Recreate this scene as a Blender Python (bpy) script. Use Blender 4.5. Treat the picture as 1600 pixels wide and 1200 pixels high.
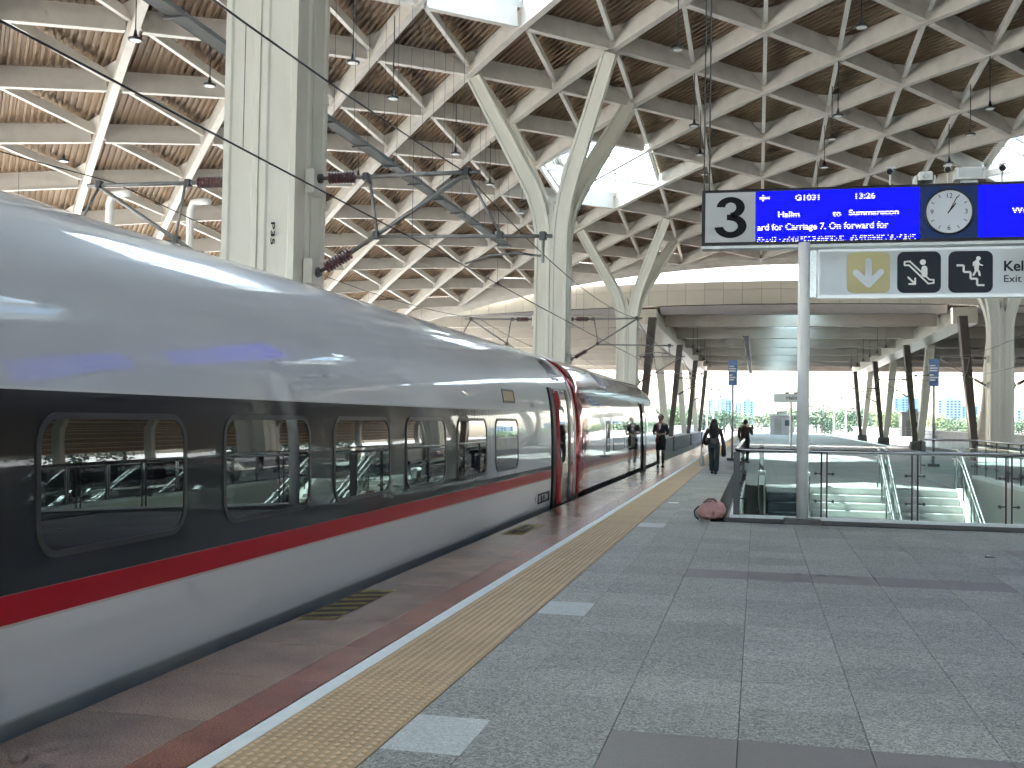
import bpy, bmesh, math, random
from mathutils import Vector, Matrix, Quaternion
random.seed(7)
R = math.radians
S = bpy.context.scene
for o in list(bpy.data.objects):
    bpy.data.objects.remove(o)

# ---------------------------------------------------------------- camera
F = 1680.0                                   # focal length in photo pixels (1600 wide)
YAW, PITCH, ROLL = R(12.871), R(1.81), R(0.957)
CAM = Vector((0, 0, 1.5))
_f = Vector((-math.sin(YAW)*math.cos(PITCH), math.cos(YAW)*math.cos(PITCH), math.sin(PITCH)))
_r = Vector((math.cos(YAW), math.sin(YAW), 0)); _u = _r.cross(_f)
RIGHT = _r*math.cos(ROLL) + _u*math.sin(ROLL)
UP = -_r*math.sin(ROLL) + _u*math.cos(ROLL)
FWD = _f
cd = bpy.data.cameras.new('camera'); cam = bpy.data.objects.new('camera', cd)
S.collection.objects.link(cam)
cam.matrix_world = Matrix(((RIGHT.x, UP.x, -FWD.x, CAM.x), (RIGHT.y, UP.y, -FWD.y, CAM.y), (RIGHT.z, UP.z, -FWD.z, CAM.z), (0, 0, 0, 1)))
cd.sensor_width = 36; cd.lens = F/1600*36; cd.clip_start = 0.05; cd.clip_end = 5000
S.camera = cam

# ---------------------------------------------------------------- sky, sun, exposure
SUN_ELEV, SUN_AZ = R(51.5), R(-60)          # azimuth measured from +Y towards +X: the sun stands ahead to the left
w = bpy.data.worlds.new('World'); S.world = w; w.use_nodes = True
nt = w.node_tree; bg = nt.nodes['Background']
sky = nt.nodes.new('ShaderNodeTexSky'); sky.sky_type = 'NISHITA'; sky.sun_disc = False
sky.sun_elevation = SUN_ELEV; sky.sun_rotation = SUN_AZ
sky.air_density = 1.0; sky.dust_density = 3.0; sky.ozone_density = 1.0
nt.links.new(sky.outputs[0], bg.inputs[0]); bg.inputs[1].default_value = 0.15
sl = bpy.data.lights.new('sun', 'SUN'); sl.energy = 4.2; sl.angle = R(0.6); sl.color = (1, .97, .93)
so = bpy.data.objects.new('sun', sl); S.collection.objects.link(so)
sd = Vector((math.sin(SUN_AZ)*math.cos(SUN_ELEV), math.cos(SUN_AZ)*math.cos(SUN_ELEV), math.sin(SUN_ELEV)))
so.rotation_euler = sd.to_track_quat('Z', 'Y').to_euler()
vs = S.view_settings
vs.view_transform = 'Standard'; vs.look = 'None'; vs.gamma = 1; vs.exposure = 3.36
S.display_settings.display_device = 'sRGB'
cy = S.cycles
cy.use_denoising = True; cy.max_bounces = 6; cy.diffuse_bounces = 4; cy.glossy_bounces = 3
cy.transmission_bounces = 8; cy.transparent_max_bounces = 14; cy.use_adaptive_sampling = True; cy.adaptive_threshold = .04; cy.adaptive_min_samples = 12; cy.caustics_reflective = False; cy.caustics_refractive = False
cy.sample_clamp_indirect = 6

# ---------------------------------------------------------------- helpers
def ray(px, py):
    return RIGHT*((px-800)/F) - UP*((py-600)/F) + FWD
def atY(px, py, Y):
    d = ray(px, py); return CAM + d*(Y/d.y)
def atX(px, py, X):
    d = ray(px, py); return CAM + d*(X/d.x)
def atZ(px, py, Z):
    d = ray(px, py); return CAM + d*((Z-CAM.z)/d.z)
def proj(p):
    d = Vector(p) - CAM; z = d.dot(FWD)
    if z < .01: return None
    return (800 + F*d.dot(RIGHT)/z, 600 - F*d.dot(UP)/z, z)
def inview(p, m=60):
    q = proj(p); return q is not None and -m < q[0] < 1600+m and -m < q[1] < 1200+m

WL = {}
def tag(o, label=None, cat=None, group=None, kind=None):
    if label: o['label'] = label
    if cat: o['category'] = cat
    if group: o['group'] = group
    if kind: o['kind'] = kind
    return o
def link(o, parent=None):
    S.collection.objects.link(o)
    if parent is not None:
        o.parent = parent
        o.matrix_parent_inverse = Matrix.Translation(-Vector(WL.get(parent, (0, 0, 0))))
        WL[o] = Vector((0, 0, 0)) + Vector(o.location)
    else:
        WL[o] = Vector(o.location)
    return o
def thing(name, label, cat, loc, group=None):
    o = bpy.data.objects.new(name, None); o.empty_display_size = .2; o.location = loc
    link(o); tag(o, label, cat, group); return o
def meshdata(name, V, Fc, mat=None, smooth=False):
    me = bpy.data.meshes.new(name); me.from_pydata([tuple(v) for v in V], [], Fc)
    if mat is not None: me.materials.append(mat)
    if smooth: me.polygons.foreach_set('use_smooth', [True]*len(me.polygons))
    me.update(); return me
class MB:
    """collects shapes (world coordinates) for one mesh"""
    def __init__(s): s.V = []; s.F = []; s.M = []; s.mi = 0
    def add(s, V, Fc):
        n = len(s.V); s.V += [Vector(v) for v in V]; s.F += [tuple(i+n for i in f) for f in Fc]; s.M += [s.mi]*len(Fc); return s
    def box(s, x0, x1, y0, y1, z0, z1):
        return s.add([(x0,y0,z0),(x1,y0,z0),(x1,y1,z0),(x0,y1,z0),(x0,y0,z1),(x1,y0,z1),(x1,y1,z1),(x0,y1,z1)],
                     [(3,2,1,0),(4,5,6,7),(0,1,5,4),(1,2,6,5),(2,3,7,6),(3,0,4,7)])
    def bbox(s, x0, x1, y0, y1, z0, z1, b=.01):
        """box with bevelled upright and top edges"""
        V = []
        for z, i in ((z0, 0), (z1-b, 0), (z1, b)):
            for (x, y) in ((x0+i, y0+b+i), (x0+b+i, y0+i), (x1-b-i, y0+i), (x1-i, y0+b+i), (x1-i, y1-b-i), (x1-b-i, y1-i), (x0+b+i, y1-i), (x0+i, y1-b-i)):
                V.append((x, y, z))
        Fc = [tuple(range(7, -1, -1)), tuple(range(16, 24))]
        for l in (0, 8):
            for k in range(8): Fc.append((l+k, l+(k+1) % 8, l+8+(k+1) % 8, l+8+k))
        return s.add(V, Fc)
    def beam(s, a, b, wd, dp, up=(0, 0, 1)):
        """box from a to b, width wd, depth dp upwards from the line a-b"""
        a, b = Vector(a), Vector(b); d = (b-a).normalized(); u = Vector(up); sx = d.cross(u).normalized()*wd/2
        u = sx.cross(d).normalized()*dp
        return s.add([a-sx, a+sx, a+sx+u, a-sx+u, b-sx, b+sx, b+sx+u, b-sx+u],
                     [(0,1,2,3),(7,6,5,4),(4,5,1,0),(5,6,2,1),(6,7,3,2),(7,4,0,3)])
    def tube(s, a, b, r, n=10, r2=None):
        a, b = Vector(a), Vector(b); r2 = r if r2 is None else r2
        q = (b-a).to_track_quat('Z', 'Y'); V = []
        for p, rr in ((a, r), (b, r2)):
            for i in range(n):
                t = 2*math.pi*i/n; V.append(p + q @ Vector((rr*math.cos(t), rr*math.sin(t), 0)))
        return s.add(V, [tuple(range(n-1, -1, -1)), tuple(range(n, 2*n))] + [(i, (i+1) % n, n+(i+1) % n, n+i) for i in range(n)])
    def sweep(s, pts, prof, x0=None, closed=True, scale=None):
        """sweep a closed 2-D profile along pts with parallel transport"""
        pts = [Vector(p) for p in pts]; n = len(prof); V = []
        t = (pts[1]-pts[0]).normalized()
        ax = Vector(x0) if x0 else t.orthogonal().normalized()
        ax = (ax - t*ax.dot(t)).normalized()
        for i, p in enumerate(pts):
            t2 = ((pts[min(i+1, len(pts)-1)]) - pts[max(i-1, 0)]).normalized()
            q = t.rotation_difference(t2); ax = (q @ ax); ax = (ax - t2*ax.dot(t2)).normalized(); t = t2
            ay = t.cross(ax); k = scale[i] if scale else 1
            for (u, v) in prof: V.append(p + ax*u*k + ay*v*k)
        Fc = []
        for i in range(len(pts)-1):
            for j in range(n): Fc.append((i*n+j, i*n+(j+1) % n, (i+1)*n+(j+1) % n, (i+1)*n+j))
        m = (len(pts)-1)*n
        Fc += [tuple(range(n-1, -1, -1)), tuple(range(m, m+n))]
        return s.add(V, Fc)
    def path(s, pts, r, n=8):
        return s.sweep(pts, [(r*math.cos(2*math.pi*i/n), r*math.sin(2*math.pi*i/n)) for i in range(n)])
    def lathe(s, a, b, prof, n=14):
        """prof: list of (t along a-b in 0..1, radius)"""
        a, b = Vector(a), Vector(b); q = (b-a).to_track_quat('Z', 'Y'); L = (b-a).length; V = []; Fc = []
        for (t, r) in prof:
            for i in range(n):
                th = 2*math.pi*i/n; V.append(a + q @ Vector((r*math.cos(th), r*math.sin(th), t*L)))
        for k in range(len(prof)-1):
            for i in range(n): Fc.append((k*n+i, k*n+(i+1) % n, (k+1)*n+(i+1) % n, (k+1)*n+i))
        m = (len(prof)-1)*n
        Fc += [tuple(range(n-1, -1, -1)), tuple(range(m, m+n))]
        return s.add(V, Fc)
    def ball(s, c, rx, ry, rz, nu=12, nv=8, rot=None):
        V = []; Fc = []
        for j in range(nv+1):
            ph = math.pi*j/nv
            for i in range(nu):
                th = 2*math.pi*i/nu; p = Vector((rx*math.sin(ph)*math.cos(th), ry*math.sin(ph)*math.sin(th), rz*math.cos(ph)))
                if rot: p = rot @ p
                V.append(Vector(c)+p)
        for j in range(nv):
            for i in range(nu): Fc.append((j*nu+i, (j+1)*nu+i, (j+1)*nu+(i+1) % nu, j*nu+(i+1) % nu))
        return s.add(V, Fc)
    def poly(s, pts): return s.add(pts, [tuple(range(len(pts)))])
    def obj(s, name, mat, parent=None, smooth=False, kind=None):
        mats = mat if isinstance(mat, (list, tuple)) else [mat]
        me = meshdata(name, s.V, s.F, None, smooth)
        for m in mats: me.materials.append(m)
        if len(mats) > 1: me.polygons.foreach_set('material_index', s.M)
        o = bpy.data.objects.new(name, me); link(o, parent)
        if kind: o['kind'] = kind
        return o

def mat(name, col, rough=.5, metal=0., coat=0., var=0., vscale=3., bump=0., bscale=40., objvar=0., emit=None, es=1., spec=.5, coat_r=.05, aniso=None, dirt=None):
    """principled material with optional colour variation, per-object variation, bump and grime"""
    m = bpy.data.materials.new(name); m.use_nodes = True; n = m.node_tree.nodes; L = m.node_tree.links
    b = n['Principled BSDF']; c4 = (*col, 1)
    b.inputs['Base Color'].default_value = c4; b.inputs['Roughness'].default_value = rough; b.inputs['Metallic'].default_value = metal
    b.inputs['Coat Weight'].default_value = coat; b.inputs['Coat Roughness'].default_value = coat_r; b.inputs['Specular IOR Level'].default_value = spec
    tc = n.new('ShaderNodeTexCoord'); co = tc.outputs['Object']
    if aniso:
        mp = n.new('ShaderNodeMapping'); mp.inputs['Scale'].default_value = aniso; L.new(co, mp.inputs[0]); co = mp.outputs[0]
    cur = None
    if var:
        t = n.new('ShaderNodeTexNoise'); t.inputs['Scale'].default_value = vscale; t.inputs['Detail'].default_value = 6; L.new(co, t.inputs['Vector'])
        mr = n.new('ShaderNodeMapRange'); mr.inputs[1].default_value = .3; mr.inputs[2].default_value = .7; mr.inputs[3].default_value = 1-var; mr.inputs[4].default_value = 1+var
        L.new(t.outputs[0], mr.inputs[0]); cur = mr.outputs[0]
    if objvar:
        oi = n.new('ShaderNodeObjectInfo'); mr2 = n.new('ShaderNodeMapRange'); mr2.inputs[3].default_value = 1-objvar; mr2.inputs[4].default_value = 1+objvar
        L.new(oi.outputs['Random'], mr2.inputs[0])
        if cur is None: cur = mr2.outputs[0]
        else:
            mm = n.new('ShaderNodeMath'); mm.operation = 'MULTIPLY'; L.new(cur, mm.inputs[0]); L.new(mr2.outputs[0], mm.inputs[1]); cur = mm.outputs[0]
    out = None
    if cur is not None:
        vm = n.new('ShaderNodeVectorMath'); vm.operation = 'SCALE'; vm.inputs[0].default_value = col; L.new(cur, vm.inputs['Scale']); out = vm.outputs[0]
    if dirt:
        (dc, ds, damt) = dirt
        t = n.new('ShaderNodeTexNoise'); t.inputs['Scale'].default_value = ds; t.inputs['Detail'].default_value = 8; t.inputs['Roughness'].default_value = .65; L.new(co, t.inputs['Vector'])
        mr = n.new('ShaderNodeMapRange'); mr.inputs[1].default_value = .5; mr.inputs[2].default_value = .75; mr.inputs[4].default_value = damt; L.new(t.outputs[0], mr.inputs[0])
        mx = n.new('ShaderNodeMix'); mx.data_type = 'RGBA'; L.new(mr.outputs[0], mx.inputs[0])
        if out is not None: L.new(out, mx.inputs[6])
        else: mx.inputs[6].default_value = c4
        mx.inputs[7].default_value = (*dc, 1); out = mx.outputs[2]
    if out is not None: L.new(out, b.inputs['Base Color'])
    if bump:
        t = n.new('ShaderNodeTexNoise'); t.inputs['Scale'].default_value = bscale; t.inputs['Detail'].default_value = 5; L.new(co, t.inputs['Vector'])
        bp = n.new('ShaderNodeBump'); bp.inputs['Strength'].default_value = bump; bp.inputs['Distance'].default_value = .01; L.new(t.outputs[0], bp.inputs['Height']); L.new(bp.outputs[0], b.inputs['Normal'])
    if emit:
        b.inputs['Emission Color'].default_value = (*emit, 1); b.inputs['Emission Strength'].default_value = es
    return m
def glassmat(name, tint=(.86, .95, .93), gloss=.9, rough=.02, haze=0., hazecol=(.8, .9, .9), ior=1.5):
    """thin glass: tinted see-through, Fresnel mirror, some milky scatter"""
    m = bpy.data.materials.new(name); m.use_nodes = True; n = m.node_tree.nodes; L = m.node_tree.links
    n.remove(n['Principled BSDF']); out = n['Material Output']
    tr = n.new('ShaderNodeBsdfTransparent'); tr.inputs[0].default_value = (*tint, 1)
    gl = n.new('ShaderNodeBsdfGlossy'); gl.inputs['Roughness'].default_value = rough; gl.inputs[0].default_value = (gloss, gloss, gloss, 1)
    fr = n.new('ShaderNodeFresnel'); fr.inputs[0].default_value = ior
    mx = n.new('ShaderNodeMixShader'); L.new(fr.outputs[0], mx.inputs[0]); L.new(gl.outputs[0], mx.inputs[2])
    if haze:
        df = n.new('ShaderNodeBsdfTranslucent'); df.inputs[0].default_value = (*hazecol, 1)
        m2 = n.new('ShaderNodeMixShader'); m2.inputs[0].default_value = haze; L.new(tr.outputs[0], m2.inputs[1]); L.new(df.outputs[0], m2.inputs[2]); L.new(m2.outputs[0], mx.inputs[1])
    else: L.new(tr.outputs[0], mx.inputs[1])
    L.new(mx.outputs[0], out.inputs[0]); return m

# ---------------------------------------------------------------- materials
M = {}
M['beam'] = mat('painted_steel_beam', (.62, .575, .52), .5, var=.07, vscale=1.3, dirt=((.42, .37, .31), 2.2, .32), objvar=.03)
M['purlin'] = mat('painted_steel_purlin', (.74, .71, .66), .45, var=.05)
M['deck'] = mat('brown_corrugated_deck', (.27, .185, .118), .5, var=.05, vscale=.5, objvar=.10)
M['column'] = mat('cream_column_paint', (.68, .66, .575), .42, var=.05, vscale=.9, dirt=((.40, .37, .29), 1.4, .22), aniso=(1, 1, .25))
M['fascia'] = mat('fascia_panel', (.60, .56, .47), .4, var=.04, vscale=.6, objvar=.05)
M['canopy_beam'] = mat('canopy_concrete', (.46, .42, .37), .7, var=.08, vscale=.6)
M['tray'] = mat('tray_grey', (.15, .153, .142), .7)
M['tube_steel'] = mat('dull_tube_steel', (.25, .25, .24), .5, .5, var=.1, vscale=6)
M['dark_leg'] = mat('shaded_leg_brown', (.085, .072, .062), .6, var=.1)  # shaded face of the inner legs, painted as a darker brown
M['concrete'] = mat('concrete', (.42, .42, .41), .8, var=.15, vscale=.7, bump=.2)
M['ballast'] = mat('ballast', (.26, .24, .22), .95, var=.4, vscale=9, bump=.8, bscale=12)
M['ground'] = mat('ground', (.25, .26, .24), .95, var=.3, vscale=.03)
M['steel'] = mat('galvanised_steel', (.42, .43, .43), .38, .85, var=.12, vscale=6)
M['dark_steel'] = mat('dark_steel', (.075, .078, .08), .4, .5)
M['stainless'] = mat('stainless_steel', (.40, .41, .41), .26, 1.)
M['rail_steel'] = mat('rail_steel', (.34, .30, .27), .35, .9)
M['black'] = mat('black_plastic', (.012, .013, .015), .35)
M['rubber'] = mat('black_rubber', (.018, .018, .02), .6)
M['white'] = mat('white_paint', (.78, .78, .76), .45, var=.04)
M['lampwhite'] = mat('lamp_diffuser', (.85, .85, .82), .4)
M['wire'] = mat('overhead_wire', (.035, .035, .038), .5, .3)
M['insulator'] = mat('brown_red_insulator', (.085, .022, .024), .3, coat=.6)
M['glass'] = glassmat('balustrade_glass', (.83, .93, .90), .85, .01)
M['skyglass'] = glassmat('skylight_glass', (.62, .78, .80), .5, .05, haze=.25, hazecol=(.80, .95, 1.), ior=1.08)
M['terra'] = mat('louvre_brown', (.24, .15, .085), .6, var=.1, objvar=.15)

def coords_world(n):
    return n.new('ShaderNodeNewGeometry').outputs['Position']
def tile_material(name, c1, c2, rough, amount, scale=24, objvar=.09, shade=.05):
    m = bpy.data.materials.new(name); m.use_nodes = True; n = m.node_tree.nodes; L = m.node_tree.links; b = n['Principled BSDF']
    pos = coords_world(n); oi = n.new('ShaderNodeObjectInfo')
    off = n.new('ShaderNodeVectorMath'); off.operation = 'ADD'; L.new(pos, off.inputs[0])
    sc = n.new('ShaderNodeMath'); sc.operation = 'MULTIPLY'; sc.inputs[1].default_value = 37; L.new(oi.outputs['Random'], sc.inputs[0]); L.new(sc.outputs[0], off.inputs[1])
    t = n.new('ShaderNodeTexNoise'); t.inputs['Scale'].default_value = scale; t.inputs['Detail'].default_value = 3; t.inputs['Distortion'].default_value = 3.4; t.inputs['Roughness'].default_value = .55
    L.new(off.outputs[0], t.inputs['Vector'])
    rmp = n.new('ShaderNodeValToRGB'); e = rmp.color_ramp.elements; e[0].position = .42; e[1].position = .60; e[0].color = (*c1, 1); e[1].color = (*c2, 1); L.new(t.outputs[0], rmp.inputs[0])
    t2 = n.new('ShaderNodeTexNoise'); t2.inputs['Scale'].default_value = 1.1; t2.inputs['Detail'].default_value = 7; L.new(pos, t2.inputs['Vector'])
    mr = n.new('ShaderNodeMapRange'); mr.inputs[1].default_value = .3; mr.inputs[2].default_value = .7; mr.inputs[3].default_value = 1-shade; mr.inputs[4].default_value = 1+shade; L.new(t2.outputs[0], mr.inputs[0])
    mo = n.new('ShaderNodeMapRange'); mo.inputs[3].default_value = 1-objvar; mo.inputs[4].default_value = 1+objvar; L.new(oi.outputs['Random'], mo.inputs[0])
    mm = n.new('ShaderNodeMath'); mm.operation = 'MULTIPLY'; L.new(mr.outputs[0], mm.inputs[0]); L.new(mo.outputs[0], mm.inputs[1])
    vm = n.new('ShaderNodeVectorMath'); vm.operation = 'SCALE'; L.new(rmp.outputs[0], vm.inputs[0]); L.new(mm.outputs[0], vm.inputs['Scale']); L.new(vm.outputs[0], b.inputs['Base Color'])
    rr = n.new('ShaderNodeMapRange'); rr.inputs[3].default_value = rough+.08; rr.inputs[4].default_value = rough-.06; L.new(t.outputs[0], rr.inputs[0]); L.new(rr.outputs[0], b.inputs['Roughness'])
    bp = n.new('ShaderNodeBump'); bp.inputs['Strength'].default_value = amount; bp.inputs['Distance'].default_value = .004; L.new(t.outputs[0], bp.inputs['Height']); L.new(bp.outputs[0], b.inputs['Normal'])
    return m
M['tile'] = tile_material('grey_granite_tile', (.180, .180, .166), (.48, .478, .445), .55, .8, objvar=.13, shade=.08)
M['tile_dark'] = tile_material('dark_granite_tile', (.195, .178, .170), (.24, .22, .21), .5, .15, scale=60, objvar=.04)
M['tile_light'] = tile_material('light_granite_tile', (.38, .41, .41), (.60, .63, .62), .4, .4)
M['stone_white'] = mat('white_stone_strip', (.86, .90, .90), .4, var=.05, vscale=4, dirt=((.5, .5, .48), 9, .3))
M['tactile_dot'] = mat('tan_tactile_dot', (.66, .48, .29), .5, objvar=.05)
M['tactile'] = mat('tan_tactile_tile', (.47, .335, .20), .6, var=.07, vscale=8, objvar=.07, dirt=((.30, .22, .13), 5, .4))
M['grout'] = mat('dark_grout', (.035, .035, .035), .9)

def granite_edge(name, col, rough):
    """pink-brown granite with fine grooves cut along the platform edge"""
    m = bpy.data.materials.new(name); m.use_nodes = True; n = m.node_tree.nodes; L = m.node_tree.links; b = n['Principled BSDF']
    pos = coords_world(n); oi = n.new('ShaderNodeObjectInfo')
    t = n.new('ShaderNodeTexNoise'); t.inputs['Scale'].default_value = 90; t.inputs['Detail'].default_value = 4; L.new(pos, t.inputs['Vector'])
    t2 = n.new('ShaderNodeTexNoise'); t2.inputs['Scale'].default_value = 2.5; t2.inputs['Detail'].default_value = 6; L.new(pos, t2.inputs['Vector'])
    a = n.new('ShaderNodeMapRange'); a.inputs[1].default_value = .3; a.inputs[2].default_value = .7; a.inputs[3].default_value = .62; a.inputs[4].default_value = 1.38; L.new(t.outputs[0], a.inputs[0])
    a2 = n.new('ShaderNodeMapRange'); a2.inputs[1].default_value = .3; a2.inputs[2].default_value = .7; a2.inputs[3].default_value = .82; a2.inputs[4].default_value = 1.18; L.new(t2.outputs[0], a2.inputs[0])
    mo = n.new('ShaderNodeMapRange'); mo.inputs[3].default_value = .88; mo.inputs[4].default_value = 1.1; L.new(oi.outputs['Random'], mo.inputs[0])
    m1 = n.new('ShaderNodeMath'); m1.operation = 'MULTIPLY'; L.new(a.outputs[0], m1.inputs[0]); L.new(a2.outputs[0], m1.inputs[1])
    m2 = n.new('ShaderNodeMath'); m2.operation = 'MULTIPLY'; L.new(m1.outputs[0], m2.inputs[0]); L.new(mo.outputs[0], m2.inputs[1])
    sx = n.new('ShaderNodeSeparateXYZ'); L.new(pos, sx.inputs[0])
    sn = n.new('ShaderNodeMath'); sn.operation = 'MULTIPLY'; sn.inputs[1].default_value = 2*math.pi/.0165; L.new(sx.outputs[0], sn.inputs[0])
    sw = n.new('ShaderNodeMath'); sw.operation = 'SINE'; L.new(sn.outputs[0], sw.inputs[0])
    g = n.new('ShaderNodeMapRange'); g.inputs[1].default_value = -1; g.inputs[2].default_value = -.2; g.inputs[3].default_value = .70; g.inputs[4].default_value = 1; L.new(sw.outputs[0], g.inputs[0])
    m3 = n.new('ShaderNodeMath'); m3.operation = 'MULTIPLY'; L.new(m2.outputs[0], m3.inputs[0]); L.new(g.outputs[0], m3.inputs[1])
    vm = n.new('ShaderNodeVectorMath'); vm.operation = 'SCALE'; vm.inputs[0].default_value = col; L.new(m3.outputs[0], vm.inputs['Scale']); L.new(vm.outputs[0], b.inputs['Base Color'])
    b.inputs['Roughness'].default_value = rough
    return m
M['granite'] = granite_edge('pink_granite', (.37, .245, .18), .24)
M['granite_red'] = granite_edge('red_granite', (.33, .14, .092), .26)
def paving_far(name, c1, c2):
    m = bpy.data.materials.new(name); m.use_nodes = True; n = m.node_tree.nodes; L = m.node_tree.links; b = n['Principled BSDF']
    pos = coords_world(n); mp = n.new('ShaderNodeMapping'); mp.inputs['Location'].default_value = (1.275, -5.24, 0); L.new(pos, mp.inputs[0])
    bt = n.new('ShaderNodeTexBrick'); bt.offset = 0; bt.inputs['Scale'].default_value = 1; bt.inputs['Brick Width'].default_value = .6; bt.inputs['Row Height'].default_value = .588
    bt.inputs['Mortar Size'].default_value = .003; bt.inputs['Color1'].default_value = (*c1, 1); bt.inputs['Color2'].default_value = (*c2, 1); bt.inputs['Mortar'].default_value = (.05, .05, .05, 1)
    L.new(mp.outputs[0], bt.inputs[0])
    t = n.new('ShaderNodeTexNoise'); t.inputs['Scale'].default_value = 34; t.inputs['Distortion'].default_value = 2.6; L.new(pos, t.inputs['Vector'])
    a = n.new('ShaderNodeMapRange'); a.inputs[1].default_value = .3; a.inputs[2].default_value = .7; a.inputs[3].default_value = .8; a.inputs[4].default_value = 1.2; L.new(t.outputs[0], a.inputs[0])
    vm = n.new('ShaderNodeVectorMath'); vm.operation = 'SCALE'; L.new(bt.outputs[0], vm.inputs[0]); L.new(a.outputs[0], vm.inputs['Scale']); L.new(vm.outputs[0], b.inputs['Base Color'])
    b.inputs['Roughness'].default_value = .6; b.inputs['Specular IOR Level'].default_value = .3
    return m
M['paving'] = paving_far('paving_far', (.25, .252, .235), (.31, .312, .292))

# ---------------------------------------------------------------- setting: ground, track beds, platforms
def struct(o, label=None): o['kind'] = 'structure'; return o
struct(MB().poly([(-3000, -1500, -1.42), (3000, -1500, -1.42), (3000, 4000, -1.42), (-3000, 4000, -1.42)]).obj('ground', M['ground']))
struct(MB().box(-13.2, -3.7, -40, 420, -1.41, -1.28).obj('track_bed', M['ballast']))
struct(MB().box(9.5, 21.5, -40, 420, -1.41, -1.28).obj('track_bed', M['ballast']))
WX0, WX1, WY0, WY1 = -.28, 6.02, 16.86, 33.0          # stair well opening
PX0, PX1, PY0, PY1 = -3.30, 9.10, -14, 163
mb = MB()
TX0, TY1 = -1.655, 16.86
def sheet(m, x0, x1, y0, y1, z): m.add([(x0,y0,z),(x1,y0,z),(x1,y1,z),(x0,y1,z)], [(0,1,2,3)])
mb.mi = 0
sheet(mb, PX0, TX0, PY0, PY1, -.012)
sheet(mb, TX0, WX0, PY0, 32, -.012); sheet(mb, WX0, 4.5, PY0, WY0, -.012)
mb.mi = 1
sheet(mb, TX0, WX0, 32, PY1, 0); sheet(mb, 4.5, PX1, PY0, WY0, 0); sheet(mb, WX1, PX1, WY0, WY1, 0); sheet(mb, WX0, PX1, WY1, PY1, 0)
mb.mi = 2
for x in (PX0, PX1):
    mb.add([(x, PY0, -1.3), (x, PY1, -1.3), (x, PY1, -.012), (x, PY0, -.012)], [(0, 1, 2, 3)])
mb.add([(PX0, PY1, -1.3), (PX1, PY1, -1.3), (PX1, PY1, -.012), (PX0, PY1, -.012)], [(0, 1, 2, 3)])
platform = struct(mb.obj('platform', [M['grout'], M['paving'], M['concrete']]))
# neighbouring platforms across the tracks
struct(MB().box(-28, -13.4, -20, 165, -1.3, 0).obj('platform', M['concrete']))
struct(MB().box(21.7, 36, -20, 165, -1.3, 0).obj('platform', M['concrete']))

def piece_mesh(name, sx, sy, h, b, m):
    q = MB().bbox(0, sx, 0, sy, -h, 0, b); return meshdata(name, q.V, q.F, m)
tile_m = {k: piece_mesh('paving_tile', .5968, .586, .012, .0015, M[k]) for k in ('tile', 'tile_dark', 'tile_light')}
narrow_m = {k: piece_mesh('paving_tile', .3765, .586, .012, .0015, M[k]) for k in ('tile', 'tile_dark', 'tile_light')}
def piece(name, me, loc, parent):
    o = bpy.data.objects.new(name, me); o.location = loc; return link(o, parent)
ROW = .588; XJ = [-1.275+.6*i for i in range(11)]
rows = [5.24+ROW*i for i in range(-4, 46)]
cand = []
for y in rows:
    for i, x in enumerate([-1.652]+XJ):
        wdt = .378 if i == 0 else .6
        if x+wdt > 4.5 or y+ROW > 32.05: continue
        if x+wdt > WX0-.02 and y+ROW > WY0-.1 and x+wdt > WX0: continue
        q = proj((x+wdt/2, y+ROW/2, 0))
        if q is None: continue
        vis = any(inview((x+a*wdt, y+b*ROW, 0), 10) for a in (0, 1) for b in (0, 1))
        cand.append((not vis, q[2], x, y, i))
cand.sort()
loose = MB()
for n_, (nv, dd, x, y, i) in enumerate(cand):
    k = 'tile'; r = round((y-5.24)/ROW)
    if i == 0 and r in (-1, 5, 17): k = 'tile_light'
    if r == -1 and i >= 2: k = 'tile_dark'
    if r == 9 and 2 <= i <= 6: k = 'tile_dark'
    if r == 14 and i >= 8: k = 'tile_dark'
    if n_ < 298: piece('paving_tile', (narrow_m if i == 0 else tile_m)[k], (x+.0016, y+.001, 0), platform)
    else: loose.bbox(x+.002, x+.002+(.3755 if i == 0 else .5955), y+.0015, y+.5865, -.012, 0, .0015)
if loose.V: loose.obj('paving', M['tile'], platform, kind='stuff')
# tan tactile tiles with raised dots in rows along the platform
mbt = MB().bbox(0, .583, 0, .2925, -.012, 0, .0015); mbt.mi = 1
for a in range(11):
    for b_ in range(5):
        cx, cyy = .032+a*.052, .030+b_*.0585
        V = []; n8 = 8
        for (rx, ry, z) in ((.0165, .0235, 0), (.0155, .022, .005), (.0105, .016, .0075)):
            for i in range(n8):
                t = 2*math.pi*i/n8; V.append((cx+rx*math.cos(t), cyy+ry*math.sin(t), z))
        mbt.add(V, [(l*8+i, l*8+(i+1) % 8, l*8+8+(i+1) % 8, l*8+8+i) for l in (0, 1) for i in range(8)]+[tuple(range(16, 24))])
tact_me = meshdata('tactile_tile', mbt.V, mbt.F, M['tactile']); tact_me.materials.append(M['tactile_dot']); tact_me.polygons.foreach_set('material_index', mbt.M)
for i in range(270): piece('tactile_tile', tact_me, (-2.242, 3.2+i*.294, 0), platform)
mbl = MB().box(-2.242, -1.66, -14, 3.19, -.012, 0); mbl.box(-2.242, -1.66, 3.2+270*.294, PY1, -.012, 0); mbl.obj('tactile_paving', M['tactile'], platform, kind='stuff')
ws = piece_mesh('white_strip', .0945, 1.196, .012, .0015, M['stone_white'])
for i in range(60): piece('white_strip', ws, (-2.338, 2.6+i*1.2, .0005), platform)
MB().box(-2.338, -2.244, -14, 2.59, -.012, 0).box(-2.338, -2.244, 74.7, PY1, -.012, 0).obj('white_strip', M['stone_white'], platform, kind='stuff')
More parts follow.
